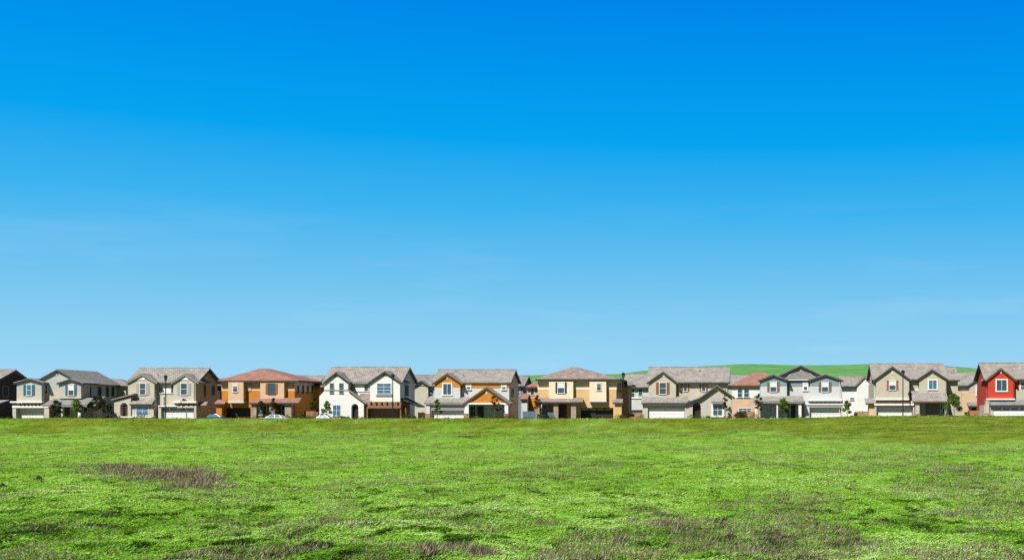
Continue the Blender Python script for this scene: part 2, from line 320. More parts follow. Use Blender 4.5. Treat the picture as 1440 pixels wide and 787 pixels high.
def build_grass(n):
    a = NR.uniform(-.77, .39, n); u = NR.rand(n)
    y = 1 / (1 / 18.5 + u * (1 / CREST_Y - 1 / 18.5))
    # more blades on the far bank where the slope faces the viewer
    k = n // 7; y[:k] = NR.uniform(120, CREST_Y + .3, k)
    x = a * y
    # gather part of the blades into tufts
    nt_ = n // 26; c = NR.randint(0, n, nt_); own = c[NR.randint(0, nt_, n)]; tuft = NR.rand(n) < .62
    sp = .10 + .0035 * y
    tx = x[own] + NR.normal(0, 1, n) * sp[own] * 1.8; ty = y[own] + NR.normal(0, 1, n) * sp[own] * .9
    x = np.where(tuft, tx, x); y = np.where(tuft, np.clip(ty, 17.5, CREST_Y + 1), y)
    trnd = NR.rand(n)[own]
    dry = dryness(x, y); berm = bermness(x, y)
    isdry = NR.rand(n) < dry * .72
    clump = fbm(x * .9 + 5, y * .6 + 2, 3)
    dark = (trnd > .93) & tuft & ~isdry           # lusher, taller broad leaved weeds, darkened also for shaded gaps between tufts
    h = (.045 + .095 * NR.rand(n) ** 1.5) * (.5 + 1.0 * clump) * np.where(tuft, .8 + .7 * trnd, .8) * (1 - .35 * berm)
    h = np.where(dark, h * 1.15, h)
    h = h * (1 + .45 * np.clip((fbm(x * 1.7 + 80, y * 1.3 + 33, 3) - .645) * 14, 0, 1))
    h = np.where(isdry, (.10 + .26 * NR.rand(n)) * (.4 + .7 * np.clip(dry, 0, 1)), h)
    wd = (.0028 + .00042 * y) * (.6 + .8 * NR.rand(n)); wd = np.where(isdry, wd * .5, wd)
    th = NR.rand(n) * 2 * np.pi; lean = NR.rand(n) * np.where(isdry, .7, 1.5)
    flat = (NR.rand(n) < .66) & ~isdry & ~dark        # lodged blades lying over one another
    lean = np.where(flat, NR.uniform(1.15, 1.52, n), lean); h = np.where(flat, h * .95 + .025, h * .8); wd = np.where(flat, wd * 1.5 + .006, wd)
    edge = (y > 176) & (NR.rand(n) < .25); h = np.where(isdry, h, np.minimum(h, .05 + .09 * NR.rand(n))); h = np.where(edge, h * (1 + 2.2 * NR.rand(n)), h); lean = np.where(edge, lean * .6, lean); flat = flat & ~edge
    z = ground_h(x, y) - .01 + np.where(flat, NR.rand(n) * .05, 0)
    dx, dy = np.cos(th), np.sin(th); ph = th + np.where(flat, 0, NR.normal(0, .7, n)) + np.pi / 2
    wx, wy = np.cos(ph) * wd * .5, np.sin(ph) * wd * .5
    # bias the leaf plane so that it can face the light
    lx, ly = dx * h * np.sin(lean) + .12 * h * ~flat, dy * h * np.sin(lean)
    lz = h * np.cos(lean)
    V = np.empty((n, 4, 3), np.float32)
    V[:, 0] = np.stack([x - wx, y - wy, z], -1); V[:, 1] = np.stack([x + wx, y + wy, z], -1)
    V[:, 2] = np.stack([x + wx * .7 + lx * .45, y + wy * .7 + ly * .45, z + lz * .62], -1)
    V[:, 3] = np.stack([x + lx, y + ly, z + lz], -1)
    Fc = np.arange(n * 4, dtype=np.int32).reshape(n, 4)
    rnd = .34 + .26 * NR.rand(n) + .20 * trnd + 1.1 * (fbm(x * .33, y * .17, 4) - .47) + .7 * (fbm(x * 2.1 + 7, y * 1.1 + 15, 3) - .5)
    patch = fbm(x * 1.7 + 80, y * 1.3 + 33, 3); patch2 = fbm(x * .40 + 11, y * .30 + 60, 4)     # darker broad leaved plants, and shade between tufts put in as colour
    rnd = rnd - 1.1 * np.clip((patch - .64) * 14, 0, .55) - .8 * np.clip((patch2 - .58) * 3, 0, .25)
    rnd = rnd + berm * (2.0 * (fbm(x * .16 + 4, y * .30 + 9, 5) - .5) + 1.5 * (fbm(x * .9 + 14, y * .8 + 2, 3) - .5))
    rnd = np.clip(np.where(dark, rnd * .45, rnd), 0, 1); rnd = np.where(isdry, NR.rand(n), rnd)
    rep = lambda q: np.repeat(q, 4)
    o = np_mesh('grass', V.reshape(-1, 3), Fc, grass_mat('grass blades'), {'rnd': rep(rnd), 'dry': rep(isdry.astype(np.float32)), 'berm': rep(berm)})
    tag(o, 'long bright green meadow grass mixed with grey dead stalks', 'grass', kind='stuff')
build_grass(1550000)

# far ground, street and lots
def sheet(name, x0, x1, y0, y1, z, mat, th=0):
    m = MB()
    if th: m.box(x0, x1, y0, y1, z - th, z)
    else: m._add([(x0,y0,z),(x1,y0,z),(x1,y1,z),(x0,y1,z)], [(0,1,2,3)])
    return tag(m.build(name, mat), kind='structure')
M['lawn'] = stucco('yard lawn', (.07, .13, .02), .4, 1.5)
M['meadow'] = stucco('far meadow', (.12, .25, .03), .3, .02)
sheet('ground', -6000, 6000, -2000, 9000, -1.75, M['meadow'])
sheet('lot_ground', -190, 110, CREST_Y + 3.2, 420, -.215, M['lawn'], 1.6)
sheet('street', -190, 110, 188.2, 196.4, -.205, M['asphalt'])
sheet('pavement', -190, 110, 196.4, 198.0, -.06, M['concrete'], .15)
sheet('front_lawn', -190, 110, 198.0, 260, -.01, M['lawn'], .2)

# hills
def build_hill():
    prof = [(-400,566),(200,560),(600,545),(700,534),(742,528),(800,527),(880,526),(905,522),(945,519),(985,515),(1030,512.5),(1060,512),(1120,513.5),(1185,513),(1235,512),(1290,512.5),(1345,516),(1385,521),(1440,526),(1560,534),(1800,548),(2200,562)]
    YR = 1500.
    px = np.array([p[0] for p in prof]); pz = np.array([ZC + (HY - p[1]) * YR / F for p in prof]); pX = (px - XC) * YR / F
    xs = np.linspace(pX[0], pX[-1], 420); t = np.linspace(0, 1.6, 90)
    Xg, T = np.meshgrid(xs, t); Yg = 900 + T * 600
    base = np.interp(Xg, pX, pz); prof_t = np.where(T < 1, np.sin(np.clip(T, 0, 1) * math.pi / 2), np.cos(np.clip(T - 1, 0, 1) * math.pi / 2))
    gul = 1 - .16 * np.clip(np.sin(T * math.pi), 0, 1) * (fbm(Xg * .011 + 3, Yg * .004, 4))
    Z = -1.9 + (base + 1.9) * prof_t * gul + 2.2 * (fbm(Xg * .02, Yg * .02, 4) - .5) * np.clip(T, 0, 1)
    n, k = Xg.shape; idx = np.arange(n * k).reshape(n, k)
    f = np.stack([idx[:-1,:-1], idx[:-1,1:], idx[1:,1:], idx[1:,:-1]], -1).reshape(-1, 4)
    m, tt, b = new_mat('hazed hill grass'); tc = N(tt, 'ShaderNodeTexCoord'); n1 = N(tt, 'ShaderNodeTexNoise'); n1.inputs['Scale'].default_value = .03; n1.inputs['Detail'].default_value = 10; n1.inputs['Roughness'].default_value = .7
    tt.links.new(tc.outputs['Object'], n1.inputs['Vector']); r = N(tt, 'ShaderNodeValToRGB'); tt.links.new(n1.outputs[0], r.inputs[0])
    r.color_ramp.elements.new(.5); r.color_ramp.elements.new(.6)
    for e, (p, c) in zip(r.color_ramp.elements, ((.38, (.075, .22, .068)), (.52, (.10, .255, .085)), (.62, (.15, .30, .10)), (.7, (.20, .30, .09)))): e.position = p; e.color = (*c, 1)  # greens paled towards blue, putting slight distance haze into the colour
    tt.links.new(r.outputs[0], b.inputs['Base Color']); b.inputs['Roughness'].default_value = 1; b.inputs['Specular IOR Level'].default_value = 0
    tag(np_mesh('hill', np.stack([Xg.ravel(), Yg.ravel(), Z.ravel()], -1), f, m, smooth=True), kind='structure')
build_hill()

# ------------------------------------------------------------------ houses
GND = 999
class House:
    def __init__(s, name, label, cx, Yf=200., group='houses lined up along the street', cat='house'):
        s.Y = Yf; s.root = empty(name, ((cx - XC) * Yf / F, Yf, 0)); tag(s.root, label, cat, group)
    def X(s, px, d=0): return (px - XC) * (s.Y + d) / F
    def Z(s, py, d=0): return -.02 if py == GND else ZC + (HY - py) * (s.Y + d) / F
    def part(s, mb, name, mat, parent=None, label=None):
        return mb.build(name, M[mat] if isinstance(mat, str) else mat, parent or s.root, label, s.root)
    def front(s, top, d0, d1, mat, name='wall', bot=GND, openings=(), label=None, th=1.25):
        """wall whose outline runs along the points top (left to right) down to bot; openings (px0,px1,pytop,arch)"""
        P = lambda p: (s.X(p[0], d0), s.Z(p[1], d0))
        zb = s.Z(bot, d0); x0 = s.X(top[0][0], d0); x1 = s.X(top[-1][0], d0)
        full = [(x0, zb)] + [P(p) for p in top] + [(x1, zb)]
        m = MB()
        if openings:
            cut = list(full)
            for a, b, t, arch in sorted(openings, key=lambda q: -q[0]):
                xa, xb, zt = s.X(a, d0), s.X(b, d0), s.Z(t, d0)
                if arch:
                    r = (xb - xa) / 2; zs = zt - r * arch
                    arc = [((xa + xb) / 2 + r * math.cos(math.pi * i / 10), zs + r * arch * math.sin(math.pi * i / 10)) for i in range(11)]
                    cut += [(xb, zb)] + arc + [(xa, zb)]
                else: cut += [(xb, zb), (xb, zt), (xa, zt), (xa, zb)]
            m.prism_y(cut, s.Y + d0, s.Y + d0 + th)
            if d1 > d0 + th: m.prism_y(full, s.Y + d0 + th, s.Y + d1)
        else: m.prism_y(full, s.Y + d0, s.Y + d1)
        return s.part(m, name, mat, label=label)
    def box(s, px0, px1, py0, py1, d0, d1, mat, name, parent=None, label=None):
        m = MB(); m.box(s.X(px0, d0), s.X(px1, d0), s.Y + d0, s.Y + d1, s.Z(py1, d0), s.Z(py0, d0)); return s.part(m, name, mat, parent, label)
    def body(s, px0, px1, eave, ridge, d0, dr, d1, mat, name='wall', label=None):
        """main volume with its ridge along the street and gable ends at the sides"""
        m = MB(); zr = s.Z(ridge, dr) - .22; ze = s.Z(eave, d0)
        m.prism_x([(s.Y + d0, -.02), (s.Y + d0, ze), (s.Y + dr, zr), (s.Y + d1, ze), (s.Y + d1, -.02)], s.X(px0, d0), s.X(px1, d0)); return s.part(m, name, mat, label=label)
    def main_roof(s, px0, px1, eave, ridge, d0, dr, d1, mat, fascia='dtrim', th=.16):
        x0, x1 = s.X(px0, d0), s.X(px1, d0); ze, zr = s.Z(eave, d0), s.Z(ridge, dr); m = MB()
        m.prism_x([(s.Y+d0, ze), (s.Y+dr, zr), (s.Y+d1, ze), (s.Y+d1, ze-th), (s.Y+dr, zr-th), (s.Y+d0, ze-th)], x0, x1)
        r = s.part(m, 'roof', mat)
        m = MB(); m.box(x0 + .02, x1 - .02, s.Y + d0 + .03, s.Y + d0 + .08, ze - th - .20, ze - th * .5); s.part(m, 'fascia', fascia)
        for xa, xb in ((x0 + .01, x0 + .06), (x1 - .06, x1 - .01)):
            m = MB(); m.prism_x([(s.Y+d0+.1, ze-th-.01), (s.Y+dr, zr-th-.01), (s.Y+d1-.1, ze-th-.01), (s.Y+d1-.1, ze-th-.22), (s.Y+dr, zr-th-.24), (s.Y+d0+.1, ze-th-.22)], xa, xb); s.part(m, 'rake_board', fascia)
        for fx, fd in ((.36, .55), (.63, .35)):      # vent pipes through the tiles
            vx = x0 + (x1-x0)*fx; vy = s.Y + d0 + (dr-d0)*(1-fd) ; vz = ze + (zr-ze)*(1-fd); m = MB(); m.tube((vx,vy,vz-.1),(vx,vy,vz+.38),.055,.055,8); m.tube((vx,vy,vz+.34),(vx,vy,vz+.44),.08,.07,8); s.part(m, 'vent_pipe', 'gtrim', r)
        m = MB(); m.tube((x0, s.Y + dr, zr + .01), (x1, s.Y + dr, zr + .01), .10, .10, 8); s.part(m, 'ridge_cap', mat, r)
        return r
    def gable(s, left, apex, right, d0, d1, mat, fascia='dtrim', th=.15, board=.20):
        """front-facing gable roof: three outline points at the roof's own front edge"""
        d0 += .2
        L, A, B = [(s.X(p[0], d0), s.Z(p[1], d0)) for p in (left, apex, right)]
        m = MB(); y0, y1 = s.Y + d0, s.Y + d1
        m.prism_y([L, A, B, (B[0], B[1]-th), (A[0], A[1]-th), (L[0], L[1]-th)], y0, y1); r = s.part(m, 'gable_roof', mat)
        m = MB(); t = th + .008
        m.prism_y([(L[0]+.03, L[1]-t), (A[0], A[1]-t), (B[0]-.03, B[1]-t), (B[0]-.03, B[1]-t-board), (A[0], A[1]-t-board*1.15), (L[0]+.03, L[1]-t-board)], y0 + .03, y0 + .09)
        s.part(m, 'rake_board', fascia); return r
    def shed(s, px0, px1, low, d_low, high, d_high, mat, fascia='dtrim', inset=0., th=.12, name='porch_roof'):
        zl, zh = s.Z(low, d_low), s.Z(high, d_high); xa, xb = s.X(px0, d_low), s.X(px1, d_low); i = inset
        m = MB(); m.slab([(xa, s.Y+d_low, zl), (xb, s.Y+d_low, zl), (xb - i, s.Y+d_high, zh), (xa + i, s.Y+d_high, zh)], th); r = s.part(m, name, mat)
        m = MB(); m.box(xa + .03, xb - .03, s.Y + d_low + .03, s.Y + d_low + .10, zl - th - .20, zl - th - .003); s.part(m, 'fascia', fascia)
        return r
    def hip(s, px0, px1, eave, d0, d1, ra, rb, ridge, mat, fascia='dtrim', th=.12, rd=None):
        x0, x1 = s.X(px0, d0), s.X(px1, d0); ze = s.Z(eave, d0); y0, y1 = s.Y + d0, s.Y + d1
        dm = (d0 + d1) / 2; a0 = dm if rd is None else rd[0]; a1 = dm if rd is None else rd[1]
        xa, xb = s.X(ra, a0), s.X(rb, a1); zr = s.Z(ridge, a0)
        m = MB(); m._add([(x0,y0,ze),(x1,y0,ze),(x1,y1,ze),(x0,y1,ze),(xa,s.Y+a0,zr),(xb,s.Y+a1,zr),(x0,y0,ze-th),(x1,y0,ze-th),(x1,y1,ze-th),(x0,y1,ze-th)],
               [(0,1,5,4),(1,2,5),(2,3,4,5),(3,0,4),(6,9,8,7),(0,6,7,1),(1,7,8,2),(2,8,9,3),(3,9,6,0)])
        r = s.part(m, 'roof', mat); b = .2; e = .03
        m = MB(); zt, zb = ze - th - .005, ze - th - b
        m.box(x0+e, x1-e, y0+e, y0+e+.06, zb, zt); m.box(x0+e, x1-e, y1-e-.06, y1-e, zb, zt)
        m.box(x0+e, x0+e+.06, y0+e+.065, y1-e-.065, zb, zt); m.box(x1-e-.06, x1-e, y0+e+.065, y1-e-.065, zb, zt); s.part(m, 'fascia', fascia)
        return r
    def window(s, px0, px1, py0, py1, d, frame='wtrim', cols=1, rows=2, shutter=None, sw=3.5, blind=0., glass='glass', sill=True, fw=.09):
        x0, x1, z0, z1 = s.X(px0, d), s.X(px1, d), s.Z(py1, d), s.Z(py0, d); y = s.Y + d
        m = MB(); m.box(x0-fw, x0, y-.07, y+.05, z0, z1); m.box(x1, x1+fw, y-.07, y+.05, z0, z1)
        m.box(x0-fw, x1+fw, y-.075, y+.05, z1, z1+fw)
        m.box(x0-fw-(.04 if sill else 0), x1+fw+(.04 if sill else 0), y-(.13 if sill else .075), y+.05, z0-fw, z0)
        for i in range(1, cols): xm = x0 + (x1-x0)*i/cols; m.box(xm-.03, xm+.03, y-.06, y+.05, z0+.001, z1-.001)
        for i in range(1, rows): zm = z0 + (z1-z0)*i/rows; m.box(x0+.001, x1-.001, y-.056, y+.05, zm-.028, zm+.028)
        wn = s.part(m, 'window', frame)
        m = MB(); m.box(x0+.002, x1-.002, y-.02, y+.04, z0+.002, z1-.002); s.part(m, 'pane', glass, wn)
        if blind: m = MB(); m.box(x0+.01, x1-.01, y-.03, y-.022, z1-(z1-z0)*blind, z1-.01); s.part(m, 'blind', 'blind', wn)
        if shutter:
            k = sw * (s.Y + d) / F
            for xa in (x0-fw-.02-k, x1+fw+.02):
                m = MB(); m.box(xa, xa+k, y-.06, y+.02, z0-.05, z1+.05)
                for q in range(9): zz = z0 + (z1-z0)*(q+.5)/9; m.box(xa+.06, xa+k-.06, y-.075, y-.055, zz-.045, zz+.045)
                s.part(m, 'shutter', shutter)
        return wn
    def side_window(s, px, d_wall, d0, d1, py0, py1, side=1, frame='gtrim'):
        """window on the end wall whose front corner stands at column px, depth d_wall"""
        x = s.X(px, d_wall); y0, y1 = s.Y + d0, s.Y + d1; z0, z1 = s.Z(py1, d0), s.Z(py0, d0); f = .1
        q = lambda a, b: (min(x + a*side, x + b*side), max(x + a*side, x + b*side))
        m = MB(); m.box(*q(-.02,.06), y0-f, y0, z0-f, z1+f); m.box(*q(-.02,.06), y1, y1+f, z0-f, z1+f); m.box(*q(-.02,.055), y0, y1, z1, z1+f); m.box(*q(-.02,.08), y0, y1, z0-f, z0)
        wn = s.part(m, 'window', frame); m = MB(); m.box(*q(-.02,.02), y0, y1, z0, z1); s.part(m, 'pane', 'glass_side', wn)
    def garage(s, px0, px1, py0, d, mat='gdoor', wins=0, frame=None):
        x0, x1, z1 = s.X(px0, d), s.X(px1, d), s.Z(py0, d); y = s.Y + d; m = MB()
        rows = 4; h = z1 / rows
        for r in range(rows):
            m.box(x0, x1, y, y+.06, r*h+.01, (r+1)*h-.012)
            if not (wins and r == rows-1):
                for c in range(8): xa = x0 + (x1-x0)*c/8; m.box(xa+.06, xa+(x1-x0)/8-.06, y-.018, y+.001, r*h+.08, (r+1)*h-.08)
        m.box(x0-.02, x1+.02, y+.05, y+.1, 0, z1+.02)
        g = s.part(m, 'garage_door', mat)
        for c in range(wins):
            k = (x1-x0)/wins; xa = x0 + k*c; m = MB(); m.box(xa+.12, xa+k-.12, y-.02, y+.002, z1-h*.8, z1-h*.25); s.part(m, 'pane', 'glass', g)
        m = MB(); m.tube(((x0+x1)/2-.12, y-.05, .42), ((x0+x1)/2+.12, y-.05, .42), .02, .02, 6); m.box((x0+x1)/2-.1, (x0+x1)/2-.08, y-.05, y, .4, .44); m.box((x0+x1)/2+.08, (x0+x1)/2+.1, y-.05, y, .4, .44); s.part(m, 'handle', 'dtrim', g)
        return g
    def door(s, px0, px1, py0, d, mat='door_dark', frame='wtrim'):
        x0, x1, z1 = s.X(px0, d), s.X(px1, d), s.Z(py0, d); y = s.Y + d; m = MB(); m.box(x0, x1, y, y+.06, 0, z1)
        k = (x1-x0)
        for zz in (.12, .52): 
            for xx in (.12, .54): m.box(x0+k*xx, x0+k*(xx+.34), y-.02, y+.001, z1*zz, z1*(zz+.36))
        dr = s.part(m, 'front_door', mat); m = MB(); m.box(x0-.1, x0-.004, y-.03, y+.08, 0, z1+.1); m.box(x1+.004, x1+.1, y-.03, y+.08, 0, z1+.1); m.box(x0-.003, x1+.003, y-.025, y+.08, z1+.004, z1+.1); s.part(m, 'frame', frame, dr)
        m = MB(); m.tube((x1-.14*k, y-.07, 1.0), (x1-.14*k, y, 1.0), .035, .03, 8); s.part(m, 'handle', 'rim', dr)
    def vent(s, px, py, wpx, hpx, d, mat='wtrim'):
        m = MB(); z = s.Z(py, d); h = hpx * .12; k = wpx * .12 / 2; x = s.X(px, d); m.box(x-k, x+k, s.Y+d-.05, s.Y+d+.02, z-h, z)
        for i in range(5): m.box(x-k+.04, x+k-.04, s.Y+d-.075, s.Y+d-.045, z-h+h*(i+.2)/5, z-h+h*(i+.65)/5)
        s.part(m, 'gable_vent', mat)
    def downpipe(s, px, py, d, mat='gtrim'):
        x = s.X(px, d); y = s.Y + d - .07; m = MB(); m.tube((x, y, 0), (x, y, s.Z(py, d)), .045, .045, 7); m.tube((x, y, s.Z(py, d)-.01), (x, y-.12, s.Z(py, d)+.14), .045, .045, 7); s.part(m, 'downpipe', mat)
    def peakpanel(s, apex, hw, h, d, mat='wtrim'):
        x, z = s.X(apex[0], d), s.Z(apex[1], d); m = MB(); m.prism_y([(x-hw*.12, z-h*.12), (x, z), (x+hw*.12, z-h*.12)], s.Y+d-.05, s.Y+d+.02); s.part(m, 'peak_panel', mat)
    def post(s, px0, px1, pyt, d, mat='wtrim', base=None, by=580, dep=None):
        x0, x1 = s.X(px0, d), s.X(px1, d); k = dep or (x1-x0); y = s.Y + d; zt = s.Z(pyt, d)
        m = MB(); m.box(x0, x1, y, y+k, -.02, zt); m.box(x0-.05, x1+.05, y-.05, y+k+.05, zt-.14, zt-.003); p = s.part(m, 'porch_post', mat)
        if base: m = MB(); m.box(x0-.10, x1+.10, y-.10, y+k+.10, -.02, s.Z(by, d)); m.box(x0-.14, x1+.14, y-.14, y+k+.14, s.Z(by, d)+.001, s.Z(by, d)+.07); s.part(m, 'pier', base, p)
    def brackets(s, px0, px1, py0, py1, n, d, dep, mat='btrim'):
        for i in range(n):
            px = px0 + (px1-px0)*(i+.5)/n; m = MB(); x = s.X(px, d); z0, z1 = s.Z(py1, d), s.Z(py0, d)
            m.prism_x([(s.Y+d, z1), (s.Y+d-dep, z1), (s.Y+d-dep, z1-(z1-z0)*.4), (s.Y+d, z0)], x-.09, x+.09); s.part(m, 'bracket', mat)

# ---- dark brown house cut by the left edge
h = House('house', 'dark brown house cut off by the left edge of the photo', -20)
h.body(-70, -6, 534, 521, .3, 4.9, 8.6, 'darkbrown'); h.main_roof(-75, -4, 534.5, 519.5, -.3, 4.9, 9.6, 'roof_grey')
h.side_window(-6, .3, 2.2, 3.6, 543, 557); h.box(-70, -10, 566, GND, -3, .2, 'darkbrown', 'garage_wall')
h.shed(-75, -6, 568, -3.4, 562, .3, 'roof_grey')
h.window(-30, -20, 541, 555, .28)

# ---- cream house with two bays, front ridge
h = House('house', 'cream house with blue shutters and twin low gabled bays, next to the dark brown house', 95)
h.front([(24, 538), (46, 538), (80, 521.5), (114, 538)], 1.0, 12.5, 'paleboard'); h.front([(60, 549), (113.5, 549)], .96, 1.6, 'cream', 'lower_wall')
h.gable((42, 539), (80, 518.5), (118, 539), .45, 13., 'roof_greyd'); h.vent(80, 524.5, 2.4, 3, .98)
h.hip(96, 182, 541.2, 12.2, 18.5, 128, 168, 532, 'roof_greyd'); h.box(102, 177, 542, GND, 12.7, 18, 'cream', 'rear_wall')
# left bay over garage
h.front([(23.5, 537), (41, 533), (58.5, 537)], -.2, 1.6, 'paleboard', 'upper_wall', 549); h.front([(23.5, 549.05), (58.5, 549.05)], -.2, 1.6, 'cream', 'lower_wall', 564)
h.gable((18.5, 537.3), (40.5, 531.3), (61.5, 537.3), -.7, 4.5, 'roof_greyd')
h.window(38, 44, 541, 555.5, -.2, shutter='sh_blue', sw=4, glass='glassb')
h.box(14, 59, 563.7, 566, -.75, -.1, 'wtrim', 'ledge'); h.brackets(26, 58, 566.2, 570, 6, -.35, .35)
h.front([(17.5, 567), (69, 567)], -.35, 6, 'cream', 'garage_wall', openings=[(22.5, 62, 574, 0)]); h.garage(23, 61.5, 574.2, .5)
h.box(17, 69.5, 570, 573, -.42, -.3, 'wtrim', 'trim_beam')
# right bay
h.front([(82.5, 537), (98.5, 533.5), (114, 537)], .3, 3, 'paleboard', 'upper_wall', 549); h.front([(82.5, 549.05), (114, 549.05)], .3, 3, 'cream', 'lower_wall', 560)
h.gable((79, 537.8), (98.5, 531.8), (117.5, 537.8), -.25, 5, 'roof_greyd'); h.window(96.5, 103.5, 541, 555.5, .3, shutter='sh_blue', sw=3.5, blind=.5)
h.window(62, 66.5, 541.5, 553, .98); 
h.shed(59, 122, 569, -1.6, 559, 1.2, 'roof_greyd', 'gtrim', .4); h.shed(113, 134, 569.5, .3, 557, 3.6, 'roof_greyd', 'dtrim')
h.post(86.2, 88, 569.6, -1.3); h.post(109.5, 113, 569.6, -1.3); h.door(90.5, 98.5, 572, .95, 'door_brown'); h.window(102, 108, 573, 584, .96, glass='glassb'); h.window(74, 84, 574, 585, .96)
h.front([(113, 571), (131, 571)], 1.2, 4, 'cream', 'side_wall'); h.window(118, 123, 573, 584, 1.2)
for a, b in ((3, 4), (6.2, 7.2), (8.8, 9.6), (10.6, 11.4)): h.side_window(114, 1.0, a, b, 544, 557)
h.downpipe(59.6, 540, 1.0, 'wtrim')

# ---- beige house with two gables, arch entry and a red door
h = House('house', 'beige house with pale grey shutters, arched entry and a red door', 240)
h.body(180, 275, 536, 518, .9, 4.8, 9.2, 'greybeige'); h.main_roof(176.5, 278.5, 537, 517.5, .3, 4.8, 9.8, 'roof_grey')
for L, A, B in ((180.3, 199, 217), (244.2, 259.5, 275)):
    h.front([(L, 536), (A, 526.6), (B, 536)], 0, 3, 'cream', 'bay_wall', 571 if A > 220 else GND)
    h.gable((L-4, 536.8), (A, 524.6), (B+4, 536.8), -.5, 4.2, 'roof_grey', 'gtrim'); h.peakpanel((A, 527), 6.5, 4.2*5/3.0, -.02)
h.window(197, 204.5, 539, 554.5, 0, shutter='sh_grey', sw=4.5); h.window(254.5, 263, 539, 554.5, 0, shutter='sh_grey', sw=4.2)
h.window(223, 244, 541, 552.5, .9, cols=3, rows=1, blind=.0); h.box(228, 240.5, 541.2, 552.3, .82, .9, 'wtrim', 'window_panel'); h.window(230, 232.2, 557.5, 570, .9, sill=False)
# entry
h.front([(160.5, 563.5), (182, 558), (184, 558)], -.9, .9, 'cream', 'entry_wall', openings=[(169, 179.5, 566, 1)]); h.door(170.2, 177, 572.5, .1, 'door_red')
m = MB(); m.slab([(h.X(156.5,-1.2), h.Y-1.2, h.Z(561,-1.2)), (h.X(188,-1.2), h.Y-1.2, h.Z(552.8,-1.2)), (h.X(188,-1.2), h.Y+1, h.Z(552.8,-1.2)), (h.X(156.5,-1.2), h.Y+1, h.Z(561,-1.2))], .2); h.part(m, 'entry_roof', 'roof_grey')
h.box(184.05, 216, 567, GND, -.7, .5, 'cream', 'nook_wall'); h.shed(181.5, 214, 567, -1.2, 559.5, .1, 'roof_grey', 'dtrim', .1)
h.window(192, 208.5, 571, 583.5, -.7, cols=2, rows=2, glass='glassb')
h.box(160, 217, 585, 586.6, -.96, -.6, 'wtrim', 'plinth_trim')
# garage
h.front([(222.5, 570), (276, 570)], -.3, 5, 'cream', 'garage_wall', openings=[(226.5, 273, 573, 0)]); h.garage(227, 272.5, 573.2, .3, wins=4)
h.box(242, 276, 563.8, 566.2, -.6, .1, 'wtrim', 'ledge'); h.box(222.3, 248, 569.6, 571.4, -.45, .2, 'wtrim', 'trim_beam'); h.brackets(248, 275, 566.3, 570.5, 4, -.3, .25)
h.shed(273.5, 290, 569, .8, 564.5, 1.5, 'roof_grey'); h.side_window(275, .9, 3.2, 4.6, 541, 557); h.side_window(275, .9, 7, 8, 543, 555)
h.downpipe(221, 540, .9); h.downpipe(273.5, 540, -0.0)

# ---- orange house, red hip roof
h = House('house', 'orange and peach house with red tiled hip roof and stone porch piers', 380)
h.box(311.5, 414.5, 535, 549.5, .9, 11, 'peach', 'upper_wall'); h.front([(311.8, 549.55), (414.2, 549.55)], .93, 10.95, 'orange', 'lower_wall', openings=[(316.5, 352.5, 573, 0)])
h.hip(306, 420, 534.2, .05, 12, 366, 381, 517.8, 'roof_red', 'dtrim', rd=(5, 7)); h.hip(396, 455, 543, 9, 17, 412, 436, 532.5, 'roof_red'); h.box(400, 449, 544, GND, 10, 16.4, 'orange', 'rear_wall')
h.box(321, 342.3, 537, 566, 0, 1.4, 'peach', 'bay_wall'); h.box(320.5, 342.6, 563.4, 566.2, -.1, 1.2, 'offwhite', 'ledge'); h.window(328, 334, 539.5, 550.5, 0, blind=.3)
h.box(366, 399.5, 537, 562, .2, 1.4, 'peach', 'bay_wall'); h.window(377.5, 386.5, 539.5, 553.5, .2, shutter='brdoor', sw=3, cols=2, frame='btrim')
h.box(347.5, 353, 540.3, 549.4, .82, 1.2, 'peach', 'wall_strip')
h.garage(317.5, 351.8, 572.6, 1.6, 'dkdoor')
h.box(304, 311.9, 565, GND, -.2, .8, 'orange', 'side_pier'); h.shed(301, 316, 566.5, -.6, 561.5, .6, 'roof_red', 'dtrim', .1)
h.shed(350, 420, 565.3, -1.9, 558.8, .6, 'roof_red', 'dtrim', .4)
for a, b in ((353.5, 360.5), (378.5, 386), (400.5, 409.5)): h.post(a, b, 567.6, -1.5, 'stone')
h.door(388, 394.5, 572, .9, 'door_brown', 'btrim'); h.window(363, 375, 571, 583, .93, cols=2); h.window(396, 402, 570, 584, .93, glass='glassb')
for a in (2, 4.2, 6.4, 8.6): h.side_window(414.5, .9, a, a+.8, 542, 553)

# ---- white house
h = House('house', 'white house with brown gable peaks, arched doorway and dark garage', 520)
h.body(456, 563, 535.5, 516, .9, 4.9, 9.6, 'white'); h.main_roof(452.5, 566, 536.3, 515.8, .3, 4.9, 10.2, 'roof_grey', 'gtrim')
h.front([(449, 557), (456.5, 549), (456.5, 536), (472.5, 523.5), (489.5, 536), (489.5, 549), (511.5, 566.5)], -.4, 2.5, 'white', 'bay_wall', openings=[(494, 504, 567.5, 1)])
h.gable((454.5, 536.6), (472.5, 521.8), (492, 536.6), -.9, 4.2, 'roof_grey', 'dtrim', board=.28); h.peakpanel((472.5, 524.2), 5, 5, -.42, 'brdoor')
m = MB(); P = lambda px, py, d: (h.X(px, -.8), h.Y + d, h.Z(py, -.8)); m.slab([P(488.5, 546.8, -.8), P(514.5, 566.3, -.8), P(514.5, 566.3, 1.2), P(488.5, 546.8, 1.2)], .2); h.part(m, 'entry_roof', 'roof_grey')
h.box(456.3, 489.7, 547.6, 549, -.46, -.3, 'gtrim', 'band_trim'); h.door(494.8, 503.4, 571, .2, 'door_dark', 'dtrim')
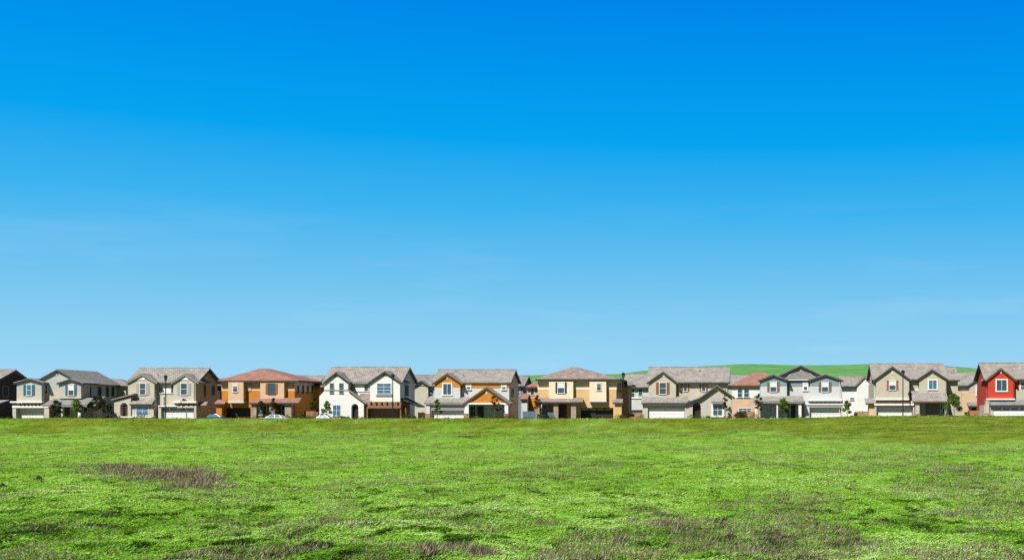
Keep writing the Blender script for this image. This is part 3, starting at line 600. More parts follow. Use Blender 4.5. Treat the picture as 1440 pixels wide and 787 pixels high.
h.window(464.5, 469, 539, 552.5, -.4, frame='gtrim'); h.window(477.7, 482.5, 539, 552.5, -.4, frame='gtrim'); h.window(468.5, 478.5, 569.5, 584, -.4, cols=2, rows=2, glass='glassb')
h.window(494, 519, 539.5, 549.5, .9, cols=3, rows=1); h.box(499.5, 512.5, 539.6, 549.4, .8, .9, 'wtrim', 'window_panel')
h.shed(503, 522, 566, -.34, 552.3, .95, 'roof_brown', 'gtrim')
h.front([(520.5, 536), (541, 522.5), (562.5, 536)], -.1, 2.5, 'white', 'bay_wall', 564.5); h.gable((517, 537), (541, 520.6), (565.5, 537), -.6, 4.6, 'roof_grey', 'dtrim', board=.28); h.peakpanel((541, 523.2), 6, 5, -.12, 'brdoor')
h.window(530.5, 549.5, 539, 553, -.1, cols=2, rows=3, glass='glassb'); h.box(528.5, 551, 555, 556.6, -.24, 0, 'gtrim', 'sill_trim')
h.front([(515.5, 564.6), (564, 564.6)], -.3, 5, 'brownwall', 'garage_wall', openings=[(517, 562.5, 574, 0)]); h.garage(517.3, 562.2, 574.2, .75, 'brdoor'); h.box(516, 563.5, 570, 573.7, -.45, -.2, 'brdoor', 'garage_header'); h.brackets(518, 563, 564.7, 569.5, 6, -.3, .3)
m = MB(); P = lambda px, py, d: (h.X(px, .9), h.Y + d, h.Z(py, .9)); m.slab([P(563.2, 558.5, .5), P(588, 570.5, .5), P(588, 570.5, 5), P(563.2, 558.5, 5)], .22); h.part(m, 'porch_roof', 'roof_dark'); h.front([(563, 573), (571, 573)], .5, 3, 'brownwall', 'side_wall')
h.side_window(563.4, .9, 3.2, 5.4, 541, 556)
h.downpipe(518, 540, .9, 'wtrim')

# ---- orange and white house
h = House('house', 'orange topped house with white lower walls and a wide orange porch gable', 665)
h.body(611, 716, 537, 520, .9, 4.8, 9, 'offwhite'); h.box(647, 715.6, 537.2, 544.8, .84, 1.2, 'boardorange', 'upper_wall'); h.main_roof(607, 719, 536.6, 519.5, .62, 4.8, 9.6, 'roof_grey', 'btrim')
h.front([(611, 544.6), (611, 537.2), (629, 526), (647, 537.2), (647, 544.6)], 0, 3, 'boardorange', 'gable_wall', 544.6); h.front([(611, 544.65), (647, 544.65)], 0, 3, 'offwhite', 'bay_wall')
h.gable((607.5, 538.2), (629, 523.4), (650.5, 538.2), -.5, 4.2, 'roof_grey', 'btrim', board=.26); h.vent(629, 528, 2.4, 4.5, 0)
h.window(623.5, 634.5, 539.5, 554.5, 0, cols=2, rows=1, fw=.2, blind=0); h.window(656.5, 661.5, 540.5, 546.8, .84, fw=.16, rows=2, blind=.5); h.window(706.2, 711, 540.5, 546.8, .84, fw=.16, rows=2, blind=.5)
h.shed(596, 656, 565.5, -1.6, 557.8, .4, 'roof_grey', 'gtrim')
h.front([(599, 567), (654, 567)], -1.1, 3, 'offwhite', 'garage_wall', openings=[(606.5, 652.5, 576.5, 0)]); h.garage(607, 652, 577, -.5); h.box(606.4, 652.8, 572.5, 575.2, -1.16, -1, 'gtrim', 'garage_header'); h.post(599, 604.5, 567.5, -1.35, 'offwhite', 'brick', 582)
h.front([(654.5, 565.5), (684, 546), (713.5, 565.5)], -1.6, 1.2, 'boardorange', 'porch_gable', 565.6); h.gable((650.5, 566.7), (684, 543), (717.5, 566.7), -2.1, 3.2, 'roof_grey', 'btrim', board=.28); h.vent(684, 549, 2.2, 5, -1.6)
h.box(653, 715, 565.8, 568.3, -1.75, -1.3, 'wtrim', 'porch_beam'); h.post(653.5, 659, 568.4, -1.65, 'wtrim', 'brick', 581.5); h.post(709.5, 714.5, 568.4, -1.65, 'wtrim', 'brick', 581.5)
h.door(672, 680, 571, .85, 'door_dark', 'gtrim'); h.window(662, 669, 571, 584, .88, cols=2); h.window(697, 706, 570.5, 584, .88, cols=2, glass='glassb'); h.side_window(716.4, .9, 3, 4.4, 547, 557)
h.downpipe(649, 541, .84, 'dtrim')

# ---- peach house with brown hip roof
h = House('house', 'pale peach house with brown tiled hip roof and navy shutters', 812)
h.box(756, 867, 533, 548, .8, 11, 'palepeach', 'upper_wall'); h.front([(756.3, 548.05), (866.7, 548.05)], .83, 10.9, 'tan', 'lower_wall', openings=[(816.5, 862.5, 573, 0)])
h.hip(752.5, 872, 531.9, -.05, 11.8, 803, 813, 515.8, 'roof_brown', 'dtrim', rd=(4.8, 6.8))
h.hip(830, 889, 540.5, 9, 16, 850, 872, 531, 'roof_brown'); h.box(834, 884, 541.5, GND, 10, 15.5, 'tan', 'rear_wall')
h.box(772, 806, 536.3, 560, .1, 1.4, 'palepeach', 'bay_wall'); h.window(784.5, 793.5, 537.5, 552.3, .1, shutter='sh_navy', sw=2.4, blind=.5)
h.box(829, 852.5, 536.3, 564, .1, 1.4, 'palepeach', 'bay_wall'); h.box(828.6, 852.9, 563, 564.8, .0, 1.2, 'offwhite', 'ledge'); h.window(839.5, 845, 537.5, 548.5, .1, blind=.2)
h.garage(817.2, 861.5, 572.6, 1.5, 'dkdoor', wins=4)
h.box(864.5, 874, 564, GND, -.1, .9, 'tan', 'side_pier'); h.shed(861, 877, 565, -.5, 560.5, .6, 'roof_brown', 'dtrim', .1)
h.shed(752, 820, 564.3, -1.9, 558.7, .6, 'roof_brown', 'dtrim', .4)
for a, b in ((753.5, 760), (778.5, 785), (803, 810)): h.post(a, b, 566.6, -1.5, 'stone')
h.door(786.5, 796, 569, .75, 'door_brown', 'btrim'); h.window(762, 770, 570, 583, .8, cols=2)
for a in (2.4, 5.6): h.side_window(867, .8, a, a + 1.6, 538, 551)

# ---- beige house with rust shutters
h = House('house', 'beige house with rust brown shutters beside a sweeping lower gable', 965)
h.body(912, 1023, 536, 516, .9, 4.8, 9, 'cream'); h.main_roof(909, 1026, 536.3, 516, .3, 4.8, 9.6, 'roof_grey', 'dtrim')
h.front([(912.3, 536.5), (932.5, 524), (950.5, 536.5)], 0, 3, 'cream', 'bay_wall'); h.gable((909, 537.5), (932.5, 521.3), (953.5, 537.5), -.5, 4.2, 'roof_grey', 'dtrim', board=.24); h.peakpanel((932.5, 524.4), 6.5, 6.5*.68, -.02)
h.window(927.5, 936.5, 538, 553.5, 0, shutter='sh_brown', sw=4); h.window(961.5, 966, 537.8, 549.6, .9, shutter='sh_brown', sw=2.2); h.window(987.2, 992, 537.8, 549.6, .9, shutter='sh_brown', sw=2.2)
h.shed(901.5, 967, 565.3, -1.6, 556.8, .4, 'roof_grey', 'dtrim')
h.front([(903.5, 567), (971, 567), (971, 566)], -1.1, 3, 'cream', 'garage_wall', openings=[(911, 963, 572.5, 0)]); h.garage(911.5, 962.5, 573, -.7); h.box(908, 965, 568, 569.8, -1.18, -1, 'wtrim', 'trim_beam')
h.front([(966, 567.5), (985, 560.5), (1008, 543.3), (1029, 557.5)], -1.3, 2, 'cream', 'entry_wall', openings=[(974, 985.5, 566, 1)]); h.door(975.5, 984, 571, -.7, 'door_dark', 'dtrim'); h.peakpanel((1008.5, 544.3), 6, 6*.66, -1.32)
m = MB(); Q = lambda px, py: (h.X(px, -1.8), h.Z(py, -1.8)); t = .15
top = [Q(962.5, 566), Q(984, 558.2), Q(1008.5, 540.8), Q(1033, 557.8)]; m.prism_y(top + [(x, z-t) for x, z in top[::-1]], h.Y-1.8, h.Y+3); h.part(m, 'gable_roof', 'roof_grey')
m = MB(); m.prism_y([(x, z-t-.005) for x, z in top] + [(x, z-t-.24) for x, z in top[::-1]], h.Y-1.77, h.Y-1.70); h.part(m, 'rake_board', 'dtrim')
h.window(1003, 1015.5, 569, 583.5, -1.3, cols=2, rows=2, fw=.32); h.shed(1000, 1019, 564.5, -1.9, 559.5, -1.32, 'roof_grey', 'gtrim', .1, name='window_awning'); h.box(986, 1029, 581.3, 583, -1.37, -1.2, 'wtrim', 'plinth_trim', ) if False else None
h.downpipe(953, 540, .9, 'dtrim'); h.downpipe(1020, 540, .9)

# ---- blue grey house with three low gables
h = House('house', 'pale blue grey house with white lower walls, three low gables and white garage', 1125)
h.front([(1069, 535), (1090, 531), (1126, 515.5), (1162, 531), (1183, 535)], 1.0, 10.5, 'blueboard', 'upper_wall', 543); h.box(1069.3, 1182.7, 543.05, GND, 1.03, 10.4, 'offwhite', 'lower_wall')
h.gable((1080, 533.8), (1126, 512.7), (1172, 533.8), .4, 11, 'roof_grey'); h.vent(1126, 518.5, 2.2, 3, 1.); h.shed(1104, 1148, 531.6, .6, 521.5, .985, 'roof_greyd', 'wtrim', 1.33, name='pent_roof')
for L, A, B in ((1069.5, 1087.5, 1106.5), (1139, 1161, 1182.6)):
    h.front([(L, 533.5), (A, 527.5), (B, 533.5)], .1, 3, 'blueboard', 'bay_upper_wall', 543); h.front([(L, 543.05), (B, 543.05)], .1, 3, 'offwhite', 'bay_wall', GND if A < 1100 else 562)
h.gable((1066, 533.8), (1087.5, 525.8), (1110, 533.8), -.4, 4.5, 'roof_greyd'); h.gable((1135.5, 533.8), (1161, 525.3), (1186.3, 533.8), -.4, 4.5, 'roof_greyd')
h.window(1083.3, 1091.7, 537, 550.3, .1, shutter='sh_taupe', sw=3.6, blind=.5); h.window(1155.8, 1164.6, 537, 550.3, .1, shutter='sh_taupe', sw=3.6, blind=.5); h.window(1130.5, 1135, 539, 548, 1.0, fw=.2, rows=2, blind=.45)
h.shed(1059, 1131, 563.8, -1.7, 556, .3, 'roof_grey', 'gtrim', .2)
for a, b in ((1062, 1064), (1092, 1094), (1123, 1127)): h.post(a, b, 566.2, -1.4, 'wtrim')
h.door(1112, 1119, 569, .95, 'door_dark', 'wtrim'); h.window(1077, 1086, 569, 584, .08, cols=2, rows=1, glass='glassb'); h.window(1098, 1106, 570, 583, .08, cols=2)
h.front([(1131, 562), (1185.5, 562)], -.1, 5, 'offwhite', 'garage_wall', openings=[(1138.5, 1183, 573, 0)]); h.garage(1139, 1182.5, 573.2, .5)
h.box(1136.5, 1184, 560, 563.5, -.5, .05, 'wtrim', 'ledge'); h.brackets(1139, 1183, 563.7, 566.5, 7, -.1, .3, 'sh_taupe'); h.box(1131.3, 1186, 567.2, 569, -.25, -.08, 'wtrim', 'trim_beam'); h.box(1138, 1183.5, 571, 572.8, -.17, -.08, 'gtrim', 'garage_header')
h.downpipe(1109, 537, 1.0, 'dtrim'); h.downpipe(1180.5, 538, .1, 'wtrim')

# ---- beige house with brick red shutters
h = House('house', 'tall beige house with brick red shutters and shingled porch roof', 1282)
h.body(1229, 1333, 531.5, 511.5, .9, 4.8, 9, 'beige'); h.main_roof(1226, 1333.5, 532, 511, .3, 4.8, 9.6, 'roof_grey', 'dtrim')
h.body(1333.2, 1347, 533, 517, 1.6, 4.9, 8, 'beige', 'side_wing'); h.main_roof(1334, 1350, 533, 516, 1.0, 4.9, 8.6, 'roof_grey', 'dtrim')
h.front([(1232, 532), (1255, 516.5), (1278.5, 532)], -.2, 3, 'beige', 'bay_wall', 563); h.gable((1228.5, 533.3), (1255, 514), (1282, 533.3), -.7, 4.2, 'roof_grey', 'dtrim', board=.26); h.vent(1255, 521.5, 2.2, 4.5, -.2)
h.front([(1292.5, 532), (1311, 520.5), (1331, 532)], .1, 3, 'beige', 'bay_wall'); h.gable((1288.5, 533), (1311, 518), (1334.5, 533), -.4, 4.2, 'roof_grey', 'dtrim', board=.26); h.peakpanel((1311, 520.7), 3.2, 3.6, .08)
h.window(1250.8, 1259.3, 535, 547.6, -.2, shutter='sh_pink', sw=3, blind=.5); h.window(1306.3, 1317, 534.5, 546.6, .1, cols=2, rows=1, fw=.2, glass='glassb')
h.box(1279, 1292.4, 547, 549, .8, 1, 'wtrim', 'band_trim')
h.shed(1283, 1334, 563.5, -1.8, 549.5, .4, 'roof_grey', 'btrim', .1); h.post(1287.5, 1293, 565.6, -1.5, 'cream', 'stone', 582); h.post(1329, 1333.5, 565.6, -1.5, 'cream', 'stone', 582)
h.door(1294.5, 1302, 567, .85, 'door_dark', 'btrim'); h.box(1303, 1320.5, 566, GND, -.3, .05, 'sh_taupe', 'porch_wall'); h.window(1322.3, 1328.5, 568.5, 583, .05, cols=2, rows=1, glass='glassb')
h.front([(1230, 563.1), (1286, 563.1)], -.2, 5, 'cream', 'garage_wall', openings=[(1232.5, 1284, 571, 0)]); h.garage(1233, 1283.5, 571.2, .5); h.box(1231, 1279.5, 560, 562.2, -.55, -.05, 'wtrim', 'ledge'); h.box(1231.5, 1279, 564.3, 565.6, -.4, -.18, 'btrim', 'soffit_trim')
h.box(1229.5, 1287, 567, 569.6, -.3, -.16, 'wtrim', 'trim_beam'); h.box(1230, 1286.5, 569.8, 571, -.27, -.18, 'btrim', 'garage_header')
h.shed(1217, 1232, 566, -.3, 559.5, 1.2, 'roof_grey', 'dtrim', name='side_roof'); h.box(1222, 1229.6, 567, GND, .2, 2, 'peach', 'side_pier')
h.downpipe(1280.5, 537, .9, 'sh_taupe'); h.downpipe(1330, 537, .1)

# ---- red house
h = House('house', 'red boarded house with white garage, cut off by the right edge', 1430)
h.body(1387, 1500, 531.5, 510.5, .9, 4.8, 9, 'red'); h.main_roof(1383.5, 1504, 532, 510, .3, 4.8, 9.6, 'roof_grey', 'dtrim')
h.front([(1389.5, 532), (1407.5, 518.7), (1426.5, 532)], -.1, 3, 'red', 'bay_wall', 561); h.gable((1386, 533.5), (1407.5, 516.3), (1430, 533.5), -.6, 4.2, 'roof_grey', 'btrim', board=.26); h.vent(1407.5, 521, 2, 4, -.1)
h.window(1401.5, 1415.5, 534, 549, -.1, cols=2, rows=1, fw=.2); h.box(1387.5, 1427.5, 559.8, 562, -.6, .05, 'wtrim', 'ledge'); h.window(1435.5, 1441, 537, 549, .9, shutter=None, fw=.25)
h.box(1428, 1500, 547, 565, .7, 1.2, 'greybeige', 'lower_wall'); h.window(1470, 1482, 536, 549, .9)
h.shed(1392, 1505, 568.5, -1.6, 562.3, .2, 'roof_greyd', 'dtrim'); h.front([(1384, 569.5), (1392, 569.5), (1392, 570), (1500, 570)], -1.1, 3, 'cream', 'garage_wall', openings=[(1396.5, 1446, 572, 0)]); h.garage(1397, 1445.5, 572.3, -1.0, wins=4)
h.post(1386, 1391, 563, -1.45, 'cream', 'stone', 581)
h.downpipe(1425, 536, -.1, 'btrim')

# ---- houses of the second row, seen through the gaps
def rear(label, px0, px1, eave, ridge, Y, wall, roof, wins=(), band=None, hipped=False, extra=None):
    h = House('house', label, (px0 + px1) / 2, Y, 'houses of the second row behind the street')
    if hipped:
        h.box(px0 + 2, px1 - 2, eave, GND, .6, 9, wall, 'wall'); h.hip(px0, px1, eave, 0, 9.6, px0 + (px1-px0)*.45, px0 + (px1-px0)*.6, ridge, roof, 'btrim')
    else:
        h.body(px0 + 2.5, px1 - 2.5, eave, ridge, .6, 4.6, 8.6, wall); h.main_roof(px0, px1, eave + .4, ridge, 0, 4.6, 9.2, roof)
    if band: h.box(px0 + 2.2, px1 - 2.2, band[0], band[1], .52, .9, band[2], 'upper_wall')
    for a, b, c, d in wins: h.window(a, b, c, d, .52 if band else .6, cols=2 if b - a > 8 else 1)
    if extra: extra(h)
    return h
rear('dark brown house seen through the gap left of the orange house', 276, 312, 540, 532, 226, 'darkbrown', 'roof_greyd', [(301.5, 304.5, 545, 555)])
rear('grey roofed house behind the red roof of the orange house', 385, 446, 541, 528, 234, 'greybeige', 'roof_grey', [(436, 442, 546, 556)])
def ex(h): h.gable((580, 542), (592, 534), (604, 542), -.6, 3, 'roof_greyd'); h.front([(582, 542), (592, 535.5), (602, 542)], 0, 1.5, 'cream', 'bay_wall')
rear('cream walled house seen through the gap right of the white house', 560, 614, 541.5, 527, 236, 'cream', 'roof_greyd', [(604, 609, 548, 557)], extra=ex)
rear('slate grey house seen through the gap right of the orange topped house', 685, 738, 541, 528.5, 236, 'blueshade', 'roof_greyd', [(726, 731, 546, 556)])
def ex(h): h.box(733, 741.5, 560, GND, -1, 3, 'offwhite', 'side_wing'); h.shed(731, 742, 560, -1.4, 553, .8, 'roof_red', 'dtrim'); h.box(741.6, 790, 559, GND, .35, .9, 'orange', 'lower_wall')
rear('peach and orange house with red roof, behind the blue fence', 739, 800, 543, 530, 216, 'peach', 'roof_red', [(746, 751, 546, 555)], hipped=True, extra=ex)
def ex(h): h.box(880, 915, 558, 560, .45, .8, 'wtrim', 'band_trim'); h.box(884, 910, 576, 578, .4, .7, 'dtrim', 'base_trim')
rear('white house with blue pane seen left of the rust shuttered house', 874, 938, 543, 525.5, 234, 'offwhite', 'roof_grey', [(886, 892, 546, 558), (898, 903, 546, 556)], extra=ex)
def ex(h): h.window(1039, 1056, 574, 579, .6, cols=3)
rear('peach house with red roof between rust shuttered and blue grey houses', 1027, 1106, 541, 523, 232, 'peach', 'roof_red', [(1037.5, 1043.5, 547, 558), (1046.5, 1053, 547, 558)], band=(543.5, 559.5, 'white'), hipped=True, extra=ex)
rear('far house showing only a tan roof above the peach house', 1000, 1056, 540, 527.5, 268, 'cream', 'roof_grey')
def ex(h): h.gable((1203, 541), (1216, 527.5), (1229, 541), -.6, 4, 'roof_grey', 'gtrim'); h.front([(1205, 541), (1216, 530), (1227, 541)], -.1, 2, 'white', 'bay_wall'); h.box(1221, 1232, 541, GND, -.4, 1, 'peach', 'side_wing')
rear('white stucco house between the blue grey house and tall beige house', 1182, 1226, 541.5, 529, 228, 'white', 'roof_grey', [(1206.5, 1212, 545, 552), (1195.5, 1201, 559, 562.5)], extra=ex)
def ex(h):
    h.gable((1361, 541), (1376, 531.5), (1392, 541), -.6, 4, 'roof_greyd'); h.front([(1363, 550.5), (1363, 541), (1376, 533.3), (1390, 541), (1390, 550.5)], -.1, 2, 'cream', 'bay_wall', 550.5); h.front([(1352, 550.6), (1394, 550.6)], -.15, 2, 'peach', 'lower_wall')
    h.window(1373.5, 1379, 543.5, 555, -.16, fw=.2, blind=.5); h.shed(1362, 1386, 570, -2.2, 565, -.1, 'roof_greyd', 'dtrim'); h.post(1381, 1383, 573, -2, 'cream'); h.door(1366, 1373, 571, -.18, 'door_brown')
rear('beige and peach house between the tall beige and the red house', 1340, 1396, 540.5, 523.5, 226, 'cream', 'roof_grey', [], extra=ex)

# ------------------------------------------------------------------ fences
def fence(label, px0, px1, pyt, Y, mat, posts=3):
    x0, x1, zt = (px0-XC)*Y/F, (px1-XC)*Y/F, ZC + (HY-pyt)*Y/F
    r = empty('wooden_fence', ((x0+x1)/2, Y, 0)); tag(r, label, 'fence', 'wooden fences between the houses')
    n = max(4, int((x1-x0)/.15)); k = (x1-x0)/n; m = MB()
    for i in range(n): e = rng.uniform(-.01, .01); m.box(x0+i*k+.006, x0+(i+1)*k-.006, Y+e, Y+e+.02, 0, zt+rng.uniform(-.015, .015))
    m.build('board_panel', mat, r, root=r)
    m = MB()
    for zz in (.3, zt*.55, zt-.25): m.box(x0, x1, Y+.04, Y+.09, zz-.05, zz+.05)
    m.build('rail', mat, r, root=r)
    for i in range(posts): x = x0+(x1-x0)*i/(posts-1); m = MB(); m.box(x-.05, x+.05, Y+.095, Y+.195, 0, zt+.06); m.build('post', mat, r, root=r)
fence('blue grey board fence in front of the peach and orange house', 735, 778, 578, 199.2, M['bluefence'], 4)
fence('pinkish brown fence between the orange and the white house', 427.5, 447, 578, 203, M['wood'])
fence('orange brown fence between the white house and the orange topped house', 588, 600, 579.5, 203, M['wood'])
fence('brown fence below the white house with the blue pane', 884, 903, 580, 204, M['wood'])
fence('orange brown fence in front of the peach house, left of blue grey house', 1036, 1064, 578.5, 208, M['wood'])
fence('orange fence between the white stucco and the tall beige house', 1202, 1224, 578, 206, M['wood'])
fence('pinkish orange fence left of the red house garage', 1362, 1388, 577, 206, M['wood'])

# ------------------------------------------------------------------ street lamps
def lamp(label, px, pyt, Y):
    x = (px-XC)*Y/F; zt = ZC+(HY-pyt)*Y/F
    r = empty('street_lamp', (x, Y, -.06)); tag(r, label, 'street lamp', 'black lantern street lamps')
    m = MB(); m.tube((x,Y,-.06),(x,Y,.5),.15,.13,10); m.tube((x,Y,.5),(x,Y,.62),.13,.075,10); m.tube((x,Y,.62),(x,Y,zt-.95),.095,.075,10); m.tube((x,Y,zt-1.0),(x,Y,zt-.9),.15,.18,10); m.build('pole', M['metal'], r, root=r)
    m = MB(); m.tube((x,Y,zt-.9),(x,Y,zt-.3),.18,.29,6); ln = m.build('lantern', M['lampglass'], r, root=r)
    m = MB()
    for i in range(6): a = 2*math.pi*i/6; m.tube((x+.185*math.cos(a),Y+.185*math.sin(a),zt-.9),(x+.295*math.cos(a),Y+.295*math.sin(a),zt-.3),.022,.022,5)
    m.build('cage', M['metal'], ln, root=r)
    m = MB(); m.tube((x,Y,zt-.3),(x,Y,zt-.08),.40,.12,8); m.tube((x,Y,zt-.08),(x,Y,zt+.08),.04,.015,6); m.build('cap', M['metal'], r, root=r)
lamp('black lantern lamp in front of the beige house with the red door', 233, 526.5, 197)
lamp('black lantern lamp before the garage of the white house', 552.3, 525, 197)
lamp('black lantern lamp rising between the peach hip roofed and rust shuttered houses', 876.6, 523, 197)
lamp('black lantern lamp in front of the tall beige house with red shutters', 1269.8, 519.5, 197)

# ------------------------------------------------------------------ trees and shrubs
def leaves(n, centres, radii, size, rs):
    k = rs.randint(0, len(centres), n); d = rs.normal(0, 1, (n, 3)); d /= np.linalg.norm(d, axis=1)[:, None]
    rr = rs.rand(n) ** .45
    p = np.asarray(centres)[k] + d * (rr * np.asarray(radii)[k])[:, None] * np.array([1, 1, .85])
    u = rs.normal(0, 1, (n, 3)); u /= np.linalg.norm(u, axis=1)[:, None]; v = np.cross(u, rs.normal(0, 1, (n, 3))); v /= np.linalg.norm(v, axis=1)[:, None]
    s = size * (.6 + .8 * rs.rand(n))[:, None]
    V = np.stack([p - u*s, p - v*s*.45, p + u*s, p + v*s*.45], 1).reshape(-1, 3)
    rn = np.repeat(np.clip(rs.rand(n) * .6 + rs.rand(len(centres))[k] * .4, 0, 1), 4)
    return V, np.arange(n*4).reshape(n, 4), rn
def tree(label, px, pyt, rpx, Y=197.2, mat='leaf', n=900, crown_lo=.30, seed=0, cat='tree', group='young street trees before the houses', name='tree', squash=1.):
    rs = np.random.RandomState(seed + 50); x = (px-XC)*Y/F; zt = ZC+(HY-pyt)*Y/F; rad = rpx*Y/F
    r = empty(name, (x, Y, 0)); tag(r, label, cat, group)
    m = MB(); zc = zt*crown_lo; lean = rs.uniform(-.1, .1)
    m.tube((0,0,-.1),(lean*.5,0,zc),.075,.055,7); m.tube((lean*.5,0,zc),(lean,0,zt*.85),.055,.015,6)
    cen, ra = [], []
    for i in range(7):
        a = i*2.4+rs.rand(); zz = zc + (zt-zc)*(.08+.72*i/7); q = rad*(.85-.4*i/7)*(.6+.6*rs.rand())
        e = (lean+q*math.cos(a), q*math.sin(a), zz+.25+.2*rs.rand()); m.tube((lean*.7,0,zz-.15), e, .028, .008, 5); cen.append(e); ra.append(rad*(.36+.30*rs.rand()))
    cen.append((lean, 0, zt-rad*.35)); ra.append(rad*.35); cen.append((lean, 0, (zt+zc)/2)); ra.append(rad*.55)
    m.build('trunk', M['bark'], r)
    V, Fc, rn = leaves(int(n * 1.5), cen, ra, .135, rs); np_mesh('crown', V, Fc, M[mat], {'rnd': rn}, r)
tree('small dark tree left of the first porch post of the cream house', 79, 562, 6.5, mat='leafdark', n=800, seed=1)
tree('bright green young tree before the porch of the cream house', 107, 560, 7, mat='leaf', n=600, seed=2)
tree('tall sparse dark tree between the cream house and the beige house with the red door', 140, 556, 9, mat='leafdark', n=800, seed=3)
tree('short dark tree beside the entry of the beige house with the red door', 154, 566, 5, mat='leafdark', n=420, seed=4)
tree('dark thin tree before the stone porch of the orange house', 368, 563, 6, mat='leafdark', n=500, seed=5)
tree('narrow green tree before the middle porch pier of the orange house', 384, 559, 4.5, mat='leafdark', n=380, seed=6)
tree('slim dark tree between the orange house and the white house', 443, 557, 5, Y=198, mat='leafdark', n=520, seed=7)
tree('young pale green tree before the left corner of the white house', 460, 563, 6, mat='leaflight', n=520, seed=8)
tree('bushy green young tree before the white garage of the orange topped house', 614.5, 561, 4.8, mat='leaf', n=600, seed=9)
tree('nearly bare rusty tree before the porch of the orange topped house', 696, 555, 6, mat='leafrust', n=300, seed=10)
tree('rusty leaved tree beside the blue grey fence', 755, 555, 5.5, mat='leafrust', n=420, seed=11)
tree('slender sparse tree at the window of the rust shuttered house', 1020, 555, 3.5, mat='leafdark', n=260, seed=12)
tree('thin dark tree at the left porch corner of the blue grey house', 1067, 553, 5, mat='leafdark', n=420, seed=13)
tree('round bright green tree before the porch of the blue grey house', 1103, 559, 7, mat='leaf', n=1000, seed=14)
tree('green tree right of the garage of the blue grey house', 1191.5, 562, 6, mat='leaf', n=800, seed=15)
tree('broad green tree right of the porch of the tall beige house', 1342, 552, 11.5, mat='leaf', n=1500, seed=16)
def shrub(label, px, pyt, wpx, Y, mat, seed, n=260):
    rs = np.random.RandomState(seed+200); x = (px-XC)*Y/F; zt = ZC+(HY-pyt)*Y/F; hw = wpx*Y/F/2
    r = empty('shrub', (x, Y, 0)); tag(r, label, 'shrub', 'shrubs planted between the houses')
    cen = [(rs.uniform(-.7,.7)*hw, rs.uniform(-.4,.4), zt*(.35+.35*rs.rand())) for _ in range(7)]; ra = [min(hw, zt)*(.3+.15*rs.rand()) for _ in range(7)]
    m = MB()
    for c in cen: m.tube((c[0]*.3, c[1]*.3, -.05), c, .03, .01, 5)
    m.build('stem', M['bark'], r); V, Fc, rn = leaves(int(n * 1.4), cen, ra, .14, rs); np_mesh('foliage', V, Fc, M[mat], {'rnd': rn}, r)
SH = [('bright green shrub beside the pinkish brown fence', 422, 577, 9, 198.6, 'leaf'), ('dark shrub at the right corner of the white house', 580, 583, 11, 198.6, 'leafdark'),
      ('dark shrub below the side of the peach hip roofed house', 887, 577, 10, 198.6, 'leafdark'), ('wide dark shrub before the orange brown fence of the peach house', 1040, 578, 17, 198.2, 'leafdark'),
      ('dark shrub right of the blue grey house', 1199, 577, 13, 199.2, 'leafdark'), ('light green shrub right of the broad green tree', 1359, 574, 6, 198.6, 'leaflight'),
      ('dark shrub left of the entry arch of the beige house', 152, 580, 8, 198.2, 'leafdark'), ('dark green shrub beside the door of the white house', 486, 583, 12, 198.4, 'leaf'),
      ('green shrub before the orange topped porch', 671, 583, 10, 197.4, 'leaf'), ('small green shrub at the right pier of the peach hip roofed house', 874, 581, 7, 198.4, 'leaf'),
      ('green shrub at the foot of the cream house porch', 94, 583.5, 12, 197.4, 'leaf'), ('low shrub under the arch of the rust shuttered house', 994, 583.5, 12, 197.4, 'leaf')]
for i, (l, px, py, wd, Y, mt) in enumerate(SH): shrub(l, px, py, wd, Y, mt, i)

def ground_cover():
    rs = np.random.RandomState(5); n = 26000; px = rs.uniform(-40, 1500, n); Y = rs.uniform(197.9, 198.35, n); Y = np.where(rs.rand(n) < .5, Y, rs.uniform(196.6, 197.2, n))
    drive = np.zeros(n, bool)
    for a, b in ((16, 66), (222, 277), (312, 356), (514, 564), (603, 655), (812, 864), (906, 966), (1134, 1187), (1229, 1287), (1392, 1450), (784, 798), (669, 682), (1110, 1121), (168, 180)): drive |= (px > a) & (px < b)
    hgt = .45 + .75 * np.clip(fbm(px * .13, px * 0 + 3.3, 4) * 2.2 - .70, 0, 1); k = (~drive | (rs.rand(n) < .06)) & (hgt > .50)
    px, Y, hgt = px[k], Y[k], hgt[k]; n = len(px); x = (px - XC) * Y / F; z = rs.rand(n) ** .6 * hgt * (.75 + .5 * rs.rand(n))
    p = np.stack([x, Y, z], -1); u = rs.normal(0, 1, (n, 3)); u /= np.linalg.norm(u, axis=1)[:, None]; v = np.cross(u, rs.normal(0, 1, (n, 3))); v /= np.linalg.norm(v, axis=1)[:, None]; q = (.09 * (.6 + .8 * rs.rand(n)))[:, None]
    V = np.stack([p - u*q, p - v*q*.5, p + u*q, p + v*q*.5], 1).reshape(-1, 3)
    tag(np_mesh('ground_cover', V, np.arange(n*4).reshape(n, 4), M['leafmid'], {'rnd': np.repeat(np.clip(rs.rand(n)*.6 + .4*fbm(px*.3, px*0+8.), 0, 1), 4)}), 'low dark green planting along the feet of the house fronts', 'planting', kind='stuff')
ground_cover()

